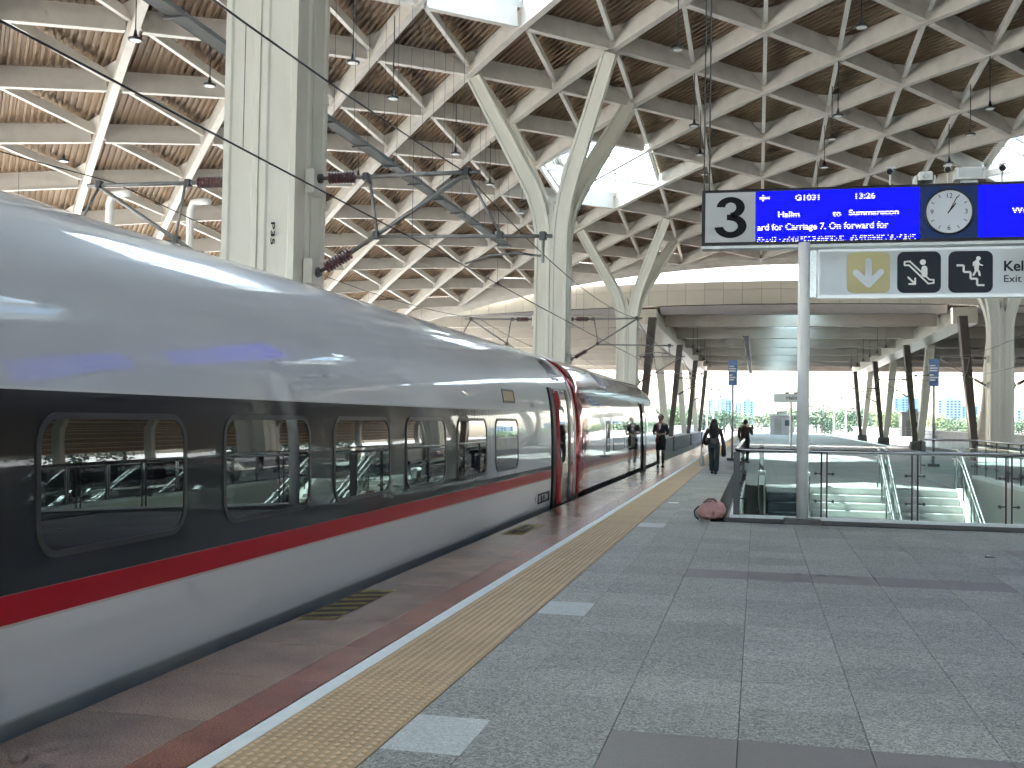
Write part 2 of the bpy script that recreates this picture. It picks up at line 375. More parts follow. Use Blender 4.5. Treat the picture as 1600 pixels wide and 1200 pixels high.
gs = piece_mesh('granite_slab', .70, .876, .012, .002, M['granite']); gr = piece_mesh('granite_slab', .245, .876, .012, .0015, M['granite_red'])
for i in range(140):
    y = 2.2+i*.88; piece('granite_slab', gs, (-3.30, y, 0), platform); piece('granite_slab', gr, (-2.597, y, 0), platform)
MB().box(-3.3, -2.345, -14, 2.19, -.012, -.0005).box(-3.3, -2.345, 2.2+140*.88, PY1, -.012, -.0005).obj('granite_slab', M['granite'], platform, kind='stuff')
# painted hatch and door marks on the granite by the edge
M['yellow'] = mat('worn_yellow_paint', (.42, .33, .10), .6, dirt=((.16, .12, .07), 14, .8))
M['markblack'] = mat('worn_black_paint', (.045, .04, .035), .6)
mb = MB(); y0, y1 = 7.35, 8.75; n_ = 13
for i in range(n_):
    a = y0+(y1-y0)*i/n_; b_ = a+(y1-y0)/n_*.98; mb.mi = i % 2
    mb.add([(-3.27, a, .004), (-3.02, a+.12, .004), (-3.02, b_+.12, .004), (-3.27, b_, .004)], [(0, 1, 2, 3)])
struct(mb.obj('painted_hatch', [M['yellow'], M['markblack']]))
mb = MB(); sheet(mb, -3.2, -2.93, 13.5, 14.9, .004); mb.mi = 1
for (a, b_, c, d) in ((-3.14, -3.06, 13.65, 14.1), (-3.14, -3.06, 14.2, 14.75), (-3.02, -2.97, 13.8, 14.6)): sheet(mb, a, b_, c, d, .008)
struct(mb.obj('painted_door_mark', [M['yellow'], M['markblack']]))

# rails
def rails(x, y0=-40, y1=400):
    mb = MB()
    for s in (-.7175, .7175):
        mb.box(x+s-.036, x+s+.036, y0, y1, -1.16, -1.105); mb.box(x+s-.01, x+s+.01, y0, y1, -1.25, -1.16); mb.box(x+s-.07, x+s+.07, y0, y1, -1.275, -1.25)
    return struct(mb.obj('railway_track', M['rail_steel']))
for x in (-5.1, -10.75, 10.95, 16.6): rails(x)

# ---------------------------------------------------------------- the great roof
JX, KY, X0R, Y0R = 2.71, 3.15, 2.87, 38.75
def zr(X, Y): return 15.92-.00068*(Y-9.6)**2-.0053*(X-2.87)**2
def nd(j, k, dz=0.):
    X = X0R+JX*j; Y = Y0R+KY*k; return Vector((X, Y, zr(X, Y)+dz))
JN, K0, K1 = 13, -29, 12
roof = thing('station_roof', 'arched station roof of cream steel diamond grid and brown corrugated decking', 'roof', (2.87, 30, 0))
hexes = [(c, 5+8*m) for c in (-4, 4) for m in (-4, -3, -2, -1, 0)]
hexes = [h for h in hexes if abs(h[0]) == 4]
def inhex(j, k, part):      # triangles of a hexagon round (cj, ck): cells N=(j,k) F=(j,k+2)
    for (cj, ck) in hexes:
        if part == 'L' and (j, k) in ((cj, ck), (cj, ck-2), (cj+1, ck-1)): return True
        if part == 'R' and (j, k) in ((cj, ck), (cj, ck-2), (cj-1, ck-1)): return True
    return False
beams, purl, panels = [], [], []
DEP = .70
for j in range(-JN, JN+1):
    for k in range(K0, K1+1):
        if (j+k) % 2 == 0: continue
        a = nd(j, k)
        for (dj, dk, ty) in ((-1, 1, 1), (1, 1, 2)):
            if abs(j+dj) <= JN and k+dk <= K1:
                inner = any((j, k) == h or (j+dj, k+dk) == h for h in hexes)
                beams.append((a, nd(j+dj, k+dk), ty, inner))
        if k+2 <= K1:
            inner = any((j, k) == h or (j, k+2) == h for h in hexes)
            purl.append((a, nd(j, k+2), inner))
            if j-1 >= -JN and not inhex(j, k, 'L'): panels.append((j, k, 'L'))
            if j+1 <= JN and not inhex(j, k, 'R'): panels.append((j, k, 'R'))
def rank(p):
    q = proj(p)
    if q is None: return 1e9
    out = max(0, -q[0]-40, q[0]-1640, -q[1]-30); return q[2]+out*10
def beam_shape(mb, a, b, ty, inner):
    d = (b-a).normalized()
    if ty == 2: a, b = a+d*.27, b-d*.27
    wd = (.13 if ty == 1 else .05) if inner else .17; dp = (.30 if ty == 1 else .10) if inner else DEP
    mb.beam(a+Vector((0, 0, .045)), b+Vector((0, 0, .045)), wd, dp-.045)
    mb.beam(a, b, wd+(.04 if inner else .10), .044)
beams.sort(key=lambda t: rank((t[0]+t[1])/2))
rest = MB()
for i, t in enumerate(beams):
    if i < 299: mb = MB(); beam_shape(mb, *t); mb.obj('beam', M['beam'], roof)
    else: beam_shape(rest, *t)
rest.obj('beams', M['beam'], roof, kind='stuff')
def purlin_shape(mb, a, b, inner):
    d = (b-a).normalized(); a, b = a+d*.32, b-d*.32; up = Vector((0, 0, .27))
    mb.beam(a+up, b+up, .08, .32); mb.beam(a+up-Vector((0, 0, .02)), b+up-Vector((0, 0, .02)), .15, .02)
purl.sort(key=lambda t: rank((t[0]+t[1])/2))
rest = MB()
for i, t in enumerate(purl):
    if t[2]: continue
    if i < 200: mb = MB(); purlin_shape(mb, *t); mb.obj('purlin', M['purlin'], roof)
    else: purlin_shape(rest, *t)
rest.obj('purlins', M['purlin'], roof, kind='stuff')
NR = 17
def panel_shape(mb, j, k, part, ridges=True):
    N, Lf, Rt, Fr = nd(j, k, DEP), nd(j-1, k+1, DEP), nd(j+1, k+1, DEP), nd(j, k+2, DEP)
    def P(u, v, h): return N*(1-u)*(1-v)+Lf*u*(1-v)+Rt*v*(1-u)+Fr*u*v+Vector((0, 0, h))
    if not ridges:
        tri = (N, Fr, Lf) if part == 'L' else (N, Rt, Fr); mb.add([p+Vector((0, 0, .03)) for p in tri], [(0, 1, 2)]); return
    prof = [(0, .0), (.36, .0), (.46, .10), (.90, .10)]
    pts = [((i+f)/NR, h) for i in range(NR) for (f, h) in prof]+[(1, 0)]
    V = []; Fc = []
    for (v, h) in pts:
        u0, u1 = (v, 1.) if part == 'L' else (0., v); V += [P(u0, v, h), P(u1, v, h)]
    for i in range(len(pts)-1): Fc.append((2*i, 2*i+2, 2*i+3, 2*i+1))
    mb.add(V, Fc)
panels.sort(key=lambda t: rank((nd(t[0], t[1])+nd(t[0], t[1]+2))/2))
rest = MB()
for i, t in enumerate(panels):
    if i < 299: mb = MB(); panel_shape(mb, *t); mb.obj('deck_panel', M['deck'], roof)
    else: panel_shape(rest, *t, ridges=inview(nd(t[0], t[1]+1), 100))
rest.obj('deck', M['deck'], roof, kind='stuff')
for j in range(-JN, JN-1):
    if (j+K1) % 2:
        a, b, c = nd(j, K1, DEP), nd(j+2, K1, DEP), nd(j+1, K1-1, DEP); MB().add([a, b, c], [(0, 1, 2)]).obj('end_panel', M['deck'], roof)
        MB().beam(nd(j, K1, .02), nd(j+2, K1, .02), .16, DEP-.03).obj('end_beam', M['beam'], roof)
# sloping haunch plates where the purlins run into the corners of the cells
def haunch_shape(mb, j, k):
    N, Lf, Rt, Fr = nd(j, k), nd(j-1, k+1), nd(j+1, k+1), nd(j, k+2)
    for (A, B) in ((Fr, N), (N, Fr)):
        c = A+(B-A).normalized()*.16+Vector((0, 0, .29)); tz = Vector((0, 0, DEP-.012))
        p_, q = A.lerp(Lf, .25)+tz, A.lerp(Rt, .25)+tz; m_ = A.lerp(B, .10)+tz*.93
        mb.add([c, p_, m_, q], [(0, 1, 2), (0, 2, 3)])
cells = [(j, k) for j in range(-JN+1, JN) for k in range(K0, K1-1) if (j+k) % 2 and not any((j, k) in ((h[0], h[1]), (h[0], h[1]-2)) for h in hexes)]
cells = [c for c in cells if not (inhex(*c, 'L') or inhex(*c, 'R'))]
cells.sort(key=lambda t: rank((nd(*t)+nd(t[0], t[1]+2))/2))
rest = MB()
for i, t in enumerate(cells):
    if i < 150: mb = MB(); haunch_shape(mb, *t); mb.obj('haunch', M['beam'], roof)
    elif inview(nd(*t), 200): haunch_shape(rest, *t)
if rest.V: rest.obj('haunches', M['beam'], roof, kind='stuff')
# edge trim of the roof at the far end and raised skylight lanterns
mb = MB()
for j in range(-JN, JN):
    a, b = nd(j, K1 if (j+K1) % 2 else K1-1), nd(j+1, K1 if (j+1+K1) % 2 else K1-1)
edge_pts = [Vector((X0R+JX*j, Y0R+KY*K1+.35, zr(X0R+JX*j, Y0R+KY*K1+.35))) for j in range(-JN, JN+1)]
for a, b in zip(edge_pts[:-1], edge_pts[1:]): mb.beam(a-Vector((0, 0, .32)), b-Vector((0, 0, .32)), .35, 1.04)
mb.obj('edge_beam', M['beam'], roof)
for (cj, ck) in hexes:
    if ck < -20: continue
    ring = [(0, -2), (1, -1), (1, 1), (0, 2), (-1, 1), (-1, -1)]
    low = [nd(cj+a, ck+b, DEP) for a, b in ring]; c = nd(cj, ck, DEP)
    top = [p.lerp(c, .10)+Vector((0, 0, 1.15)) for p in low]; ctop = c+Vector((0, 0, 1.75))
    if not any(inview(p, 700) for p in low) and not -30 < c.y < 30: pass
    fr = MB()
    for i in range(6):
        a, b = low[i], low[(i+1) % 6]; a2, b2 = top[i], top[(i+1) % 6]
        fr.beam(a, b, .16, .25); fr.tube(a2, b2, .05, 6); fr.tube(a, a2, .05, 6); fr.tube(a2, ctop, .06, 6)
        dz = Vector((0, 0, -.07)); fr.tube(a2.lerp(ctop, .5)+dz, b2.lerp(ctop, .5)+dz, .035, 6); fr.tube((a+b)/2+dz, (a2+b2)/2+dz, .03, 6); fr.tube((a2+b2)/2+dz, ctop+dz, .04, 6); fr.tube(a2.lerp(b2, .25)+dz, a2.lerp(ctop, .5)+dz, .025, 6); fr.tube(a2.lerp(b2, .75)+dz, b2.lerp(ctop, .5)+dz, .025, 6)
    fo = fr.obj('skylight_frame', M['beam'], roof)
    for i in range(6):
        a, b = low[i], low[(i+1) % 6]; a2, b2 = top[i], top[(i+1) % 6]
        MB().poly([a, b, b2, a2]).obj('pane', M['skyglass'], fo); MB().poly([a2, b2, ctop]).obj('pane', M['skyglass'], fo)

# ---------------------------------------------------------------- branching columns
def shaft_prof(a=.31, st=.10, dp=.035):
    side = [(-a, -a), (-a+st, -a), (-a+st+.03, -a+dp), (a-st-.03, -a+dp), (a-st, -a)]
    out = []
    for r in range(4):
        c, s = (1, 0, -1, 0)[r], (0, 1, 0, -1)[r]
        out += [(x*c-y*s, x*s+y*c) for x, y in side]
    return out
def column(cj, ck, label, zsplit):
    c = nd(cj, ck); x, y = c.x, c.y
    root = thing('branching_column', label, 'column', (x, y, -1.3), 'branching roof columns')
    for sx in (-1, 1):
        for sy in (-1, 1):
            T = nd(cj+sx, ck+sy, .0)-Vector((sx*.12, sy*.12, -.02)); p0 = Vector((x+sx*.33, y+sy*.33, 0))
            C = Vector((p0.x, p0.y, zsplit+.75)); Q = C.lerp(T, .26); P0 = Vector((p0.x, p0.y, zsplit-.75))
            pts = [Vector((p0.x, p0.y, -1.3)), Vector((p0.x, p0.y, 1.5)), Vector((p0.x, p0.y, 4.5)), Vector((p0.x, p0.y, zsplit-2))]
            for i in range(9):
                t = i/8; pts.append(P0*(1-t)**2+C*2*t*(1-t)+Q*t*t)
            pts += [Q.lerp(T, .5), T]
            sc = [1]*len(pts); sc[-1] = .86; sc[-2] = .93
            MB().sweep(pts, shaft_prof(), (1, 0, 0), scale=sc).obj('shaft', M['column'], root)
    # joint collar and wedge between the branches
    MB().add([(x-.28, y-.6, zsplit-.3), (x+.28, y-.6, zsplit-.3), (x, y-.62, zsplit+1.1), (x-.28, y+.6, zsplit-.3), (x+.28, y+.6, zsplit-.3), (x, y+.62, zsplit+1.1)],
             [(0, 1, 2), (5, 4, 3), (0, 2, 5, 3), (1, 4, 5, 2)]).obj('wedge', M['column'], root)
    mb = MB().box(x-.30, x+.30, y-.60, y+.60, -1.3, zsplit-.2); mb.obj('core', M['column'], root)
    return root
col1 = column(-4, -7, 'massive cream column lettered P35 behind the nearest train car', 9.6)
col2 = column(-4, 1, 'second cream column, branching tall between the two largest skylights', 9.0)
col3 = column(-4, 9, 'cream column branching in front of the panelled fascia above the train nose', 8.0)
col4 = column(4, 9, 'cream branching column below the exit sign, beyond the stairs', 7.6)
column(4, -7, 'cream branching column across the platform, mirrored in the train windows', 9.6); column(4, 1, 'tall cream branching column beyond the right frame edge, seen only mirrored', 9.0)

# P35 lettering painted down the first column
def text_mesh(name, body, size, loc, right, up, m, parent, align='LEFT', extrude=.001, bold=0., sx=1., sy=1.):
    cu = bpy.data.curves.new(name, 'FONT'); cu.body = body; cu.size = size; cu.align_x = align; cu.extrude = extrude
    tmp = bpy.data.objects.new(name, cu); S.collection.objects.link(tmp)
    dg = bpy.context.evaluated_depsgraph_get(); me = bpy.data.meshes.new_from_object(tmp.evaluated_get(dg))
    bpy.data.objects.remove(tmp)
    r_, u_ = Vector(right).normalized(), Vector(up).normalized(); n_ = r_.cross(u_)
    me.transform(Matrix.Diagonal((sx, sy, 1, 1)))
    if bold:
        bm = bmesh.new()
        for i in range(9):
            t = me.copy(); a = 2*math.pi*i/8; k_ = bold if i < 8 else 0
            t.transform(Matrix.Translation((k_*math.cos(a), k_*math.sin(a), -i*.00005))); bm.from_mesh(t); bpy.data.meshes.remove(t)
        bm.to_mesh(me); bm.free()
    me.transform(Matrix(((r_.x, u_.x, n_.x, loc[0]), (r_.y, u_.y, n_.y, loc[1]), (r_.z, u_.z, n_.z, loc[2]), (0, 0, 0, 1))))
    me.materials.clear(); me.materials.append(m)
    o = bpy.data.objects.new(name, me); return link(o, parent)
M['ink'] = mat('black_ink', (.008, .009, .012), .6, spec=.15)
p = atY(417, 345, 15.9)
text_mesh('lettering', 'P35', .26, (p.x, 16.7-.33-.31-.004, p.z+.02), (0, 0, -1), (1, 0, 0), M['ink'], col1, extrude=.001, bold=.003, sy=.36)

# ---------------------------------------------------------------- fascia and lower canopy beyond the great roof
FY = 77.4
def ft(X): return 11.46-.0012*(X-2.87)**2
fas = thing('panelled_fascia', 'long cream panelled fascia beam under the bright slot at the end of the roof', 'fascia', (2.87, FY, 0))
for i in range(-27, 28):
    xa, xb = 2.87+i*1.32, 2.87+(i+1)*1.32-.02
    for (f0, f1) in ((.0, .35), (.36, 1.)):
        mb = MB(); V = []
        for (x, y) in ((xa, FY), (xb, FY), (xb, FY+.06), (xa, FY+.06)): V.append((x, y, ft(x)-f1*1.62))
        for (x, y) in ((xa, FY), (xb, FY), (xb, FY+.06), (xa, FY+.06)): V.append((x, y, ft(x)-f0*1.62))
        mb.add(V, [(3,2,1,0),(4,5,6,7),(0,1,5,4),(1,2,6,5),(2,3,7,6),(3,0,4,7)]); mb.obj('panel', M['fascia'], fas)
mb = MB()
for i in range(-27, 28):
    xa, xb = 2.87+i*1.32, 2.87+(i+1)*1.32
    mb.add([(xa, FY+.065, ft(xa)-1.60), (xb, FY+.065, ft(xb)-1.60), (xb, FY+.9, ft(xb)-1.60), (xa, FY+.9, ft(xa)-1.60), (xa, FY+.065, ft(xa)-.02), (xb, FY+.065, ft(xb)-.02), (xb, FY+.9, ft(xb)-.02), (xa, FY+.9, ft(xa)-.02)],
           [(3,2,1,0),(4,5,6,7),(0,1,5,4),(2,3,7,6)])
mb.obj('backing', M['dark_leg'], fas)
can = thing('platform_canopy', 'low canopy of deep cross beams beyond the fascia over the far platform', 'canopy', (2.87, 110, 0))
M['shade_beam'] = mat('shaded_beam', (.24, .225, .205), .7, var=.06)  # first cross beam: shade under the fascia put into a darker colour
CY = [79.3, 83.6, 95.6, 107.6, 119.6, 131.6, 143.6, 155.6]
for i, y in enumerate(CY):
    for (xa, xb) in ((-7.0, 12.74), (-34, -8.9), (14.7, 40)):
        mb = MB()
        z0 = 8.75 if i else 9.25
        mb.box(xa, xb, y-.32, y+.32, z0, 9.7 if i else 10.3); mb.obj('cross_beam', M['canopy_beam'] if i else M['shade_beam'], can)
for x in (-7.6, 13.34, -8.4, 14.14):
    MB().box(x-.4, x+.4, 78, 158, 8.45, 9.55).obj('edge_beam', M['fascia'], can)
for (xa, xb) in ((-34, 1.4), (4.3, 40)):
    for a, b in zip(CY[:-1], CY[1:]): MB().box(xa, xb, a, b-.02, 10.3, 10.42).obj('deck_panel', M['deck'], can)
MB().box(-34, 40, 158, 158.6, 8.75, 10.6).obj('end_fascia', M['fascia'], can)
sp = MB()
for x in [(-33+1.6*i) for i in range(46)]:
    if -9 < x < -6.8 or 12.5 < x < 15: continue
    for a, b in zip(CY[:-1], CY[1:]): sp.box(x-.06, x+.06, a+.33, b-.33, 9.95, 10.29)
sp.obj('purlins', M['canopy_beam'], can, kind='stuff')
for a, b in zip(CY[:-1], CY[1:]): MB().box(1.4, 4.3, a, b-.02, 10.32, 10.35).obj('pane', M['skyglass'], can)
M['kerb_dark'] = mat('dark_concrete', (.16, .155, .15), .8, var=.15)
def vcol(x, y, side, label):
    r = thing('forked_leg', label, 'column', (x, y, -1.3), 'forked canopy legs')
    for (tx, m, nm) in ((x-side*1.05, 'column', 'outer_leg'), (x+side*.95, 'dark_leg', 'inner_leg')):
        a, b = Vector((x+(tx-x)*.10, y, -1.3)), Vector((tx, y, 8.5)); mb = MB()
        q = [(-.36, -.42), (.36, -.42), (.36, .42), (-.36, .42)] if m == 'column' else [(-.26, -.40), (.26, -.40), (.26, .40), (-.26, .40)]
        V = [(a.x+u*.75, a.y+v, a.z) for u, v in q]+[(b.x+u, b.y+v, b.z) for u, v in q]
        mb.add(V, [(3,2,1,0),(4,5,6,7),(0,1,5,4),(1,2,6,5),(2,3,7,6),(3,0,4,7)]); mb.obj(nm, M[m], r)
    MB().bbox(x-.6, x+.6, y-.7, y+.7, -1.3, .05, .03).obj('plinth', M['kerb_dark'], r)
for i, y in enumerate((73.5, 100, 126, 151)):
    o_ = ('first', 'second', 'third', 'fourth')[i]
    vcol(-7.97, y, 1, f'{o_} forked leg of the far canopy, counted from the train nose')
    vcol(13.71, y, -1, f'{o_} forked leg of the far canopy on the stair side')
# side louvre wall and curved ribs on the far side (mirrored in the train windows)
lw = thing('louvre_wall', 'brown slatted side wall across the tracks, seen mirrored in the train', 'wall', (38, 25, 0))
for i in range(18):
    z = 1.6+i*.5; MB().box(37.72, 37.8, -50, 152, z, z+.5).obj('slat', M['terra'], lw); MB().box(37.3, 37.715, -50, 152, z, z+.06).obj('ledge', M['column'], lw)
for i in range(19):
    y = -45+i*10.5; pts = [Vector((36.2, y, -1.3)), Vector((36.3, y, 2.5)), Vector((36.1, y, 5)), Vector((35.3, y, 7.2)), Vector((34, y, 8.7)), Vector((32.5, y, 9.4))]
    MB().sweep(pts, [(-.3, -.25), (.3, -.25), (.3, .25), (-.3, .25)], (1, 0, 0)).obj('rib', M['column'], lw)
# a row of trees outside the louvre wall is built with the background

# ---------------------------------------------------------------- the train
TXC = -5.1
SEC = [(1.36, -.95), (1.52, -.62), (1.62, -.30), (1.668, 0.), (1.682, .35), (1.684, .7), (1.680, 1.05), (1.668, 1.4), (1.645, 1.65), (1.605, 1.9), (1.53, 2.15), (1.40, 2.38), (1.21, 2.57), (.98, 2.705), (.72, 2.795), (.40, 2.85), (0, 2.87)]
def sec_n(z):
    d = 1e-3; dx = sec_x(z+.12)-sec_x(z-.12); return Vector((.24, 0, -dx)).normalized()
def side_pt(y, z, off=0.):
    n_ = sec_n(z); return Vector((TXC+sec_x(z), y, z))+n_*off
def body_mesh(ys, prof_f, caps=True):
    """ys: stations; prof_f(y) -> list of (x offset, z) for the right half"""
    V = []; Fc = []; n = None
    for y in ys:
        h = prof_f(y); full = [(TXC+a, y, z) for a, z in h]+[(TXC-a, y, z) for a, z in reversed(h[:-1])]
        n = len(full); V += full
    for i in range(len(ys)-1):
        for j in range(n): Fc.append((i*n+j, (i+1)*n+j, (i+1)*n+(j+1) % n, i*n+(j+1) % n))
    if caps: Fc += [tuple(range(n)), tuple(range((len(ys)-1)*n, len(ys)*n))[::-1]]
    return V, Fc
def fine_sec():
    out = []
    P_ = [Vector((a, z, 0)) for a, z in SEC]
    for i in range(len(P_)-1):
        p0, p1, p2, p3 = P_[max(i-1, 0)], P_[i], P_[i+1], P_[min(i+2, len(P_)-1)]
        for k in range(4):
            t = k/4; q = .5*((2*p1)+(p2-p0)*t+(2*p0-5*p1+4*p2-p3)*t*t+(3*p1-p0-3*p2+p3)*t**3); out.append((max(q.x, 0), q.y))
    out.append((0, SEC[-1][1])); return out
FS = fine_sec()
def sec_x(z):
    for (a, za), (b, zb) in zip(FS[:-1], FS[1:]):
        if za <= z <= zb: return a+(b-a)*(z-za)/(zb-za)
    return FS[0][0]
def train_paint(name, ystart, yend, band_end, metal=.06, rough=.3):
    """silver lacquer with the red waist stripe, the dark window band that thins out towards the door, red car ends and roof crown"""
    m = bpy.data.materials.new(name); m.use_nodes = True; n = m.node_tree.nodes; L = m.node_tree.links; b = n['Principled BSDF']
    pos = n.new('ShaderNodeTexCoord').outputs['Object']; sx = n.new('ShaderNodeSeparateXYZ'); L.new(pos, sx.inputs[0]); Y, Z = sx.outputs[1], sx.outputs[2]
    def step(inp, lo, hi):
        a = n.new('ShaderNodeMapRange'); a.inputs[1].default_value = lo; a.inputs[2].default_value = hi; L.new(inp, a.inputs[0]); return a.outputs[0]
    def mul(a, c):
        q = n.new('ShaderNodeMath'); q.operation = 'MULTIPLY'; L.new(a, q.inputs[0])
        if isinstance(c, float): q.inputs[1].default_value = c
        else: L.new(c, q.inputs[1])
        return q.outputs[0]
    def inv(a):
        q = n.new('ShaderNodeMath'); q.operation = 'SUBTRACT'; q.inputs[0].default_value = 1; L.new(a, q.inputs[1]); return q.outputs[0]
    def window(inp, a, c, e=.003): return mul(step(inp, a-e, a+e), inv(step(inp, c-e, c+e)))
    t = n.new('ShaderNodeTexNoise'); t.inputs['Scale'].default_value = .6; t.inputs['Detail'].default_value = 5
    mp = n.new('ShaderNodeMapping'); mp.inputs['Scale'].default_value = (1, .25, 3); L.new(pos, mp.inputs[0]); L.new(mp.outputs[0], t.inputs['Vector'])
    dirtmr = n.new('ShaderNodeMapRange'); dirtmr.inputs[1].default_value = .3; dirtmr.inputs[2].default_value = .7; dirtmr.inputs[3].default_value = .93; dirtmr.inputs[4].default_value = 1.05; L.new(t.outputs[0], dirtmr.inputs[0])
    silver = n.new('ShaderNodeVectorMath'); silver.operation = 'SCALE'; silver.inputs[0].default_value = (.66, .69, .74); L.new(dirtmr.outputs[0], silver.inputs['Scale'])
    def mix(f, a, col):
        q = n.new('ShaderNodeMix'); q.data_type = 'RGBA'; L.new(f, q.inputs[0]); L.new(a, q.inputs[6]); q.inputs[7].default_value = (*col, 1); return q.outputs[2]
    c = silver.outputs[0]
    dark = window(Z, .63, 1.6)
    if band_end:
        st = n.new('ShaderNodeTexNoise'); st.inputs['Scale'].default_value = 1; mp2 = n.new('ShaderNodeMapping'); mp2.inputs['Scale'].default_value = (1, 26, .25); L.new(pos, mp2.inputs[0]); L.new(mp2.outputs[0], st.inputs['Vector'])
        ad = n.new('ShaderNodeMath'); ad.operation = 'MULTIPLY_ADD'; ad.inputs[1].default_value = 2.6; L.new(st.outputs[0], ad.inputs[0]); L.new(Y, ad.inputs[2])
        fade = inv(step(ad.outputs[0], band_end-.4, band_end+2.2)); dark = mul(dark, fade); dark2 = window(Z, .63, .70); mxx = n.new('ShaderNodeMath'); mxx.operation = 'MAXIMUM'; L.new(dark, mxx.inputs[0]); L.new(dark2, mxx.inputs[1]); dark = mxx.outputs[0]
        c = mix(dark, c, (.012, .015, .018))
    else:
        dark = window(Z, .63, .72); c = mix(dark, c, (.05, .06, .065))
    redends = None
    rd = (.46, .010, .024)
    e = window(Y, ystart, yend, .01); c = mix(e, c, (.42, .015, .03))
    redm = window(Z, .49, .63); c = mix(redm, c, rd); cw = n.new('ShaderNodeMapRange'); cw.inputs[3].default_value = .85; cw.inputs[4].default_value = .22; L.new(redm, cw.inputs[0]); L.new(cw.outputs[0], b.inputs['Coat Weight'])
    c = mix(step(Z, 2.772, 2.776), c, (.26, .03, .035))
    skirt = inv(step(Z, .015, .04)); c = mix(skirt, c, (.27, .29, .30))  # grey skirt, with the shadow strip above the platform edge put into its colour
    L.new(c, b.inputs['Base Color'])
    mt = inv(dark); L.new(mul(mt, metal), b.inputs['Metallic'])
    b.inputs['Roughness'].default_value = rough; b.inputs['Specular IOR Level'].default_value = .1
    b.inputs['Coat Weight'].default_value = .85; b.inputs['Coat Roughness'].default_value = .02; b.inputs['Coat IOR'].default_value = 1.5
    w_ = n.new('ShaderNodeTexNoise'); w_.inputs['Scale'].default_value = .9; w_.inputs['Detail'].default_value = 1.5; mp3 = n.new('ShaderNodeMapping'); mp3.inputs['Scale'].default_value = (1, .35, 1.2); L.new(pos, mp3.inputs[0]); L.new(mp3.outputs[0], w_.inputs['Vector'])
    bp = n.new('ShaderNodeBump'); bp.inputs['Strength'].default_value = .12; bp.inputs['Distance'].default_value = .06; L.new(w_.outputs[0], bp.inputs['Height']); L.new(bp.outputs[0], b.inputs['Normal']); L.new(bp.outputs[0], b.inputs['Coat Normal'])
    return m
M['paint1'] = train_paint('train_paint', 20.22, 21.0, 14.2)
M['paint2'] = train_paint('train_paint_end', 20.6, 22.2, None, .65, .10)
M['winglass'] = mat('dark_train_glass', (.010, .013, .014), .015, coat=1, coat_r=.01, spec=.9)
M['gasket'] = mat('window_gasket', (.022, .024, .025), .35, spec=.5)
M['door_red'] = mat('door_red_lacquer', (.36, .018, .03), .25, coat=.7)
M['door_dark'] = mat('door_dark_frame', (.010, .011, .013), .4, spec=.2)
M['bellows'] = mat('car_joint_grey', (.40, .41, .42), .3, .6, coat=.6)
train = thing('high_speed_train', 'silver high speed train with red waist stripe and dark window band', 'train', (TXC, 18, -1.1))
def car(name, ys, f, m):
    V, Fc = body_mesh(ys, f); me = meshdata(name, V, Fc, m, True); o = bpy.data.objects.new(name, me); return link(o, train)
def endscale(y, y0, y1, r=.12):
    d = min(y-y0, y1-y); return 1 if d > r else 1-.035*(1-d/r)**2
Y1A, Y1B, Y2A = -22., 20.50, 20.92
ysA = [Y1A, Y1A+.1]+[Y1A+1+i*1.0 for i in range(41)]+[Y1B-.2, Y1B-.12, Y1B-.05, Y1B]
car1 = car('car_body', ysA, lambda y: [(a*endscale(y, Y1A, Y1B), z if z < 1 else 1+(z-1)*endscale(y, Y1A, Y1B)) for a, z in FS], M['paint1'])
NOSE0, NOSE1 = 36.5, 47.5
def nose(y):
    k = endscale(y, Y2A, 99)
    if y <= NOSE0: return [(a*k, z if z < 1 else 1+(z-1)*k) for a, z in FS]
    t = (y-NOSE0)/(NOSE1-NOSE0)
    wv = max(.02, math.sqrt(max(0, 1-t**2.6))); hv = max(.03, (1-t**1.55))
    return [(a*wv, -.5+(z+.5)*(hv if z > -.5 else .6+.4*hv)) for a, z in FS]
ysB = [Y2A, Y2A+.06, Y2A+.13]+[Y2A+.7+i*.9 for i in range(17)]+[NOSE0+(NOSE1-NOSE0)*(i/22)**.8 for i in range(0, 23)]
ysB = sorted(set(ysB))
car2 = car('car_body', ysB, nose, M['paint2'])
V, Fc = body_mesh([Y1B+.01, Y1B+.12, Y1B+.21, Y1B+.30, Y2A-.01], lambda y: [(a*(.955 if abs(y-20.71) > .15 else .985), z if z < 1 else 1+(z-1)*(.955 if abs(y-20.71) > .15 else .985)) for a, z in FS])
link(bpy.data.objects.new('car_joint', meshdata('car_joint', V, Fc, M['bellows'], True)), train)
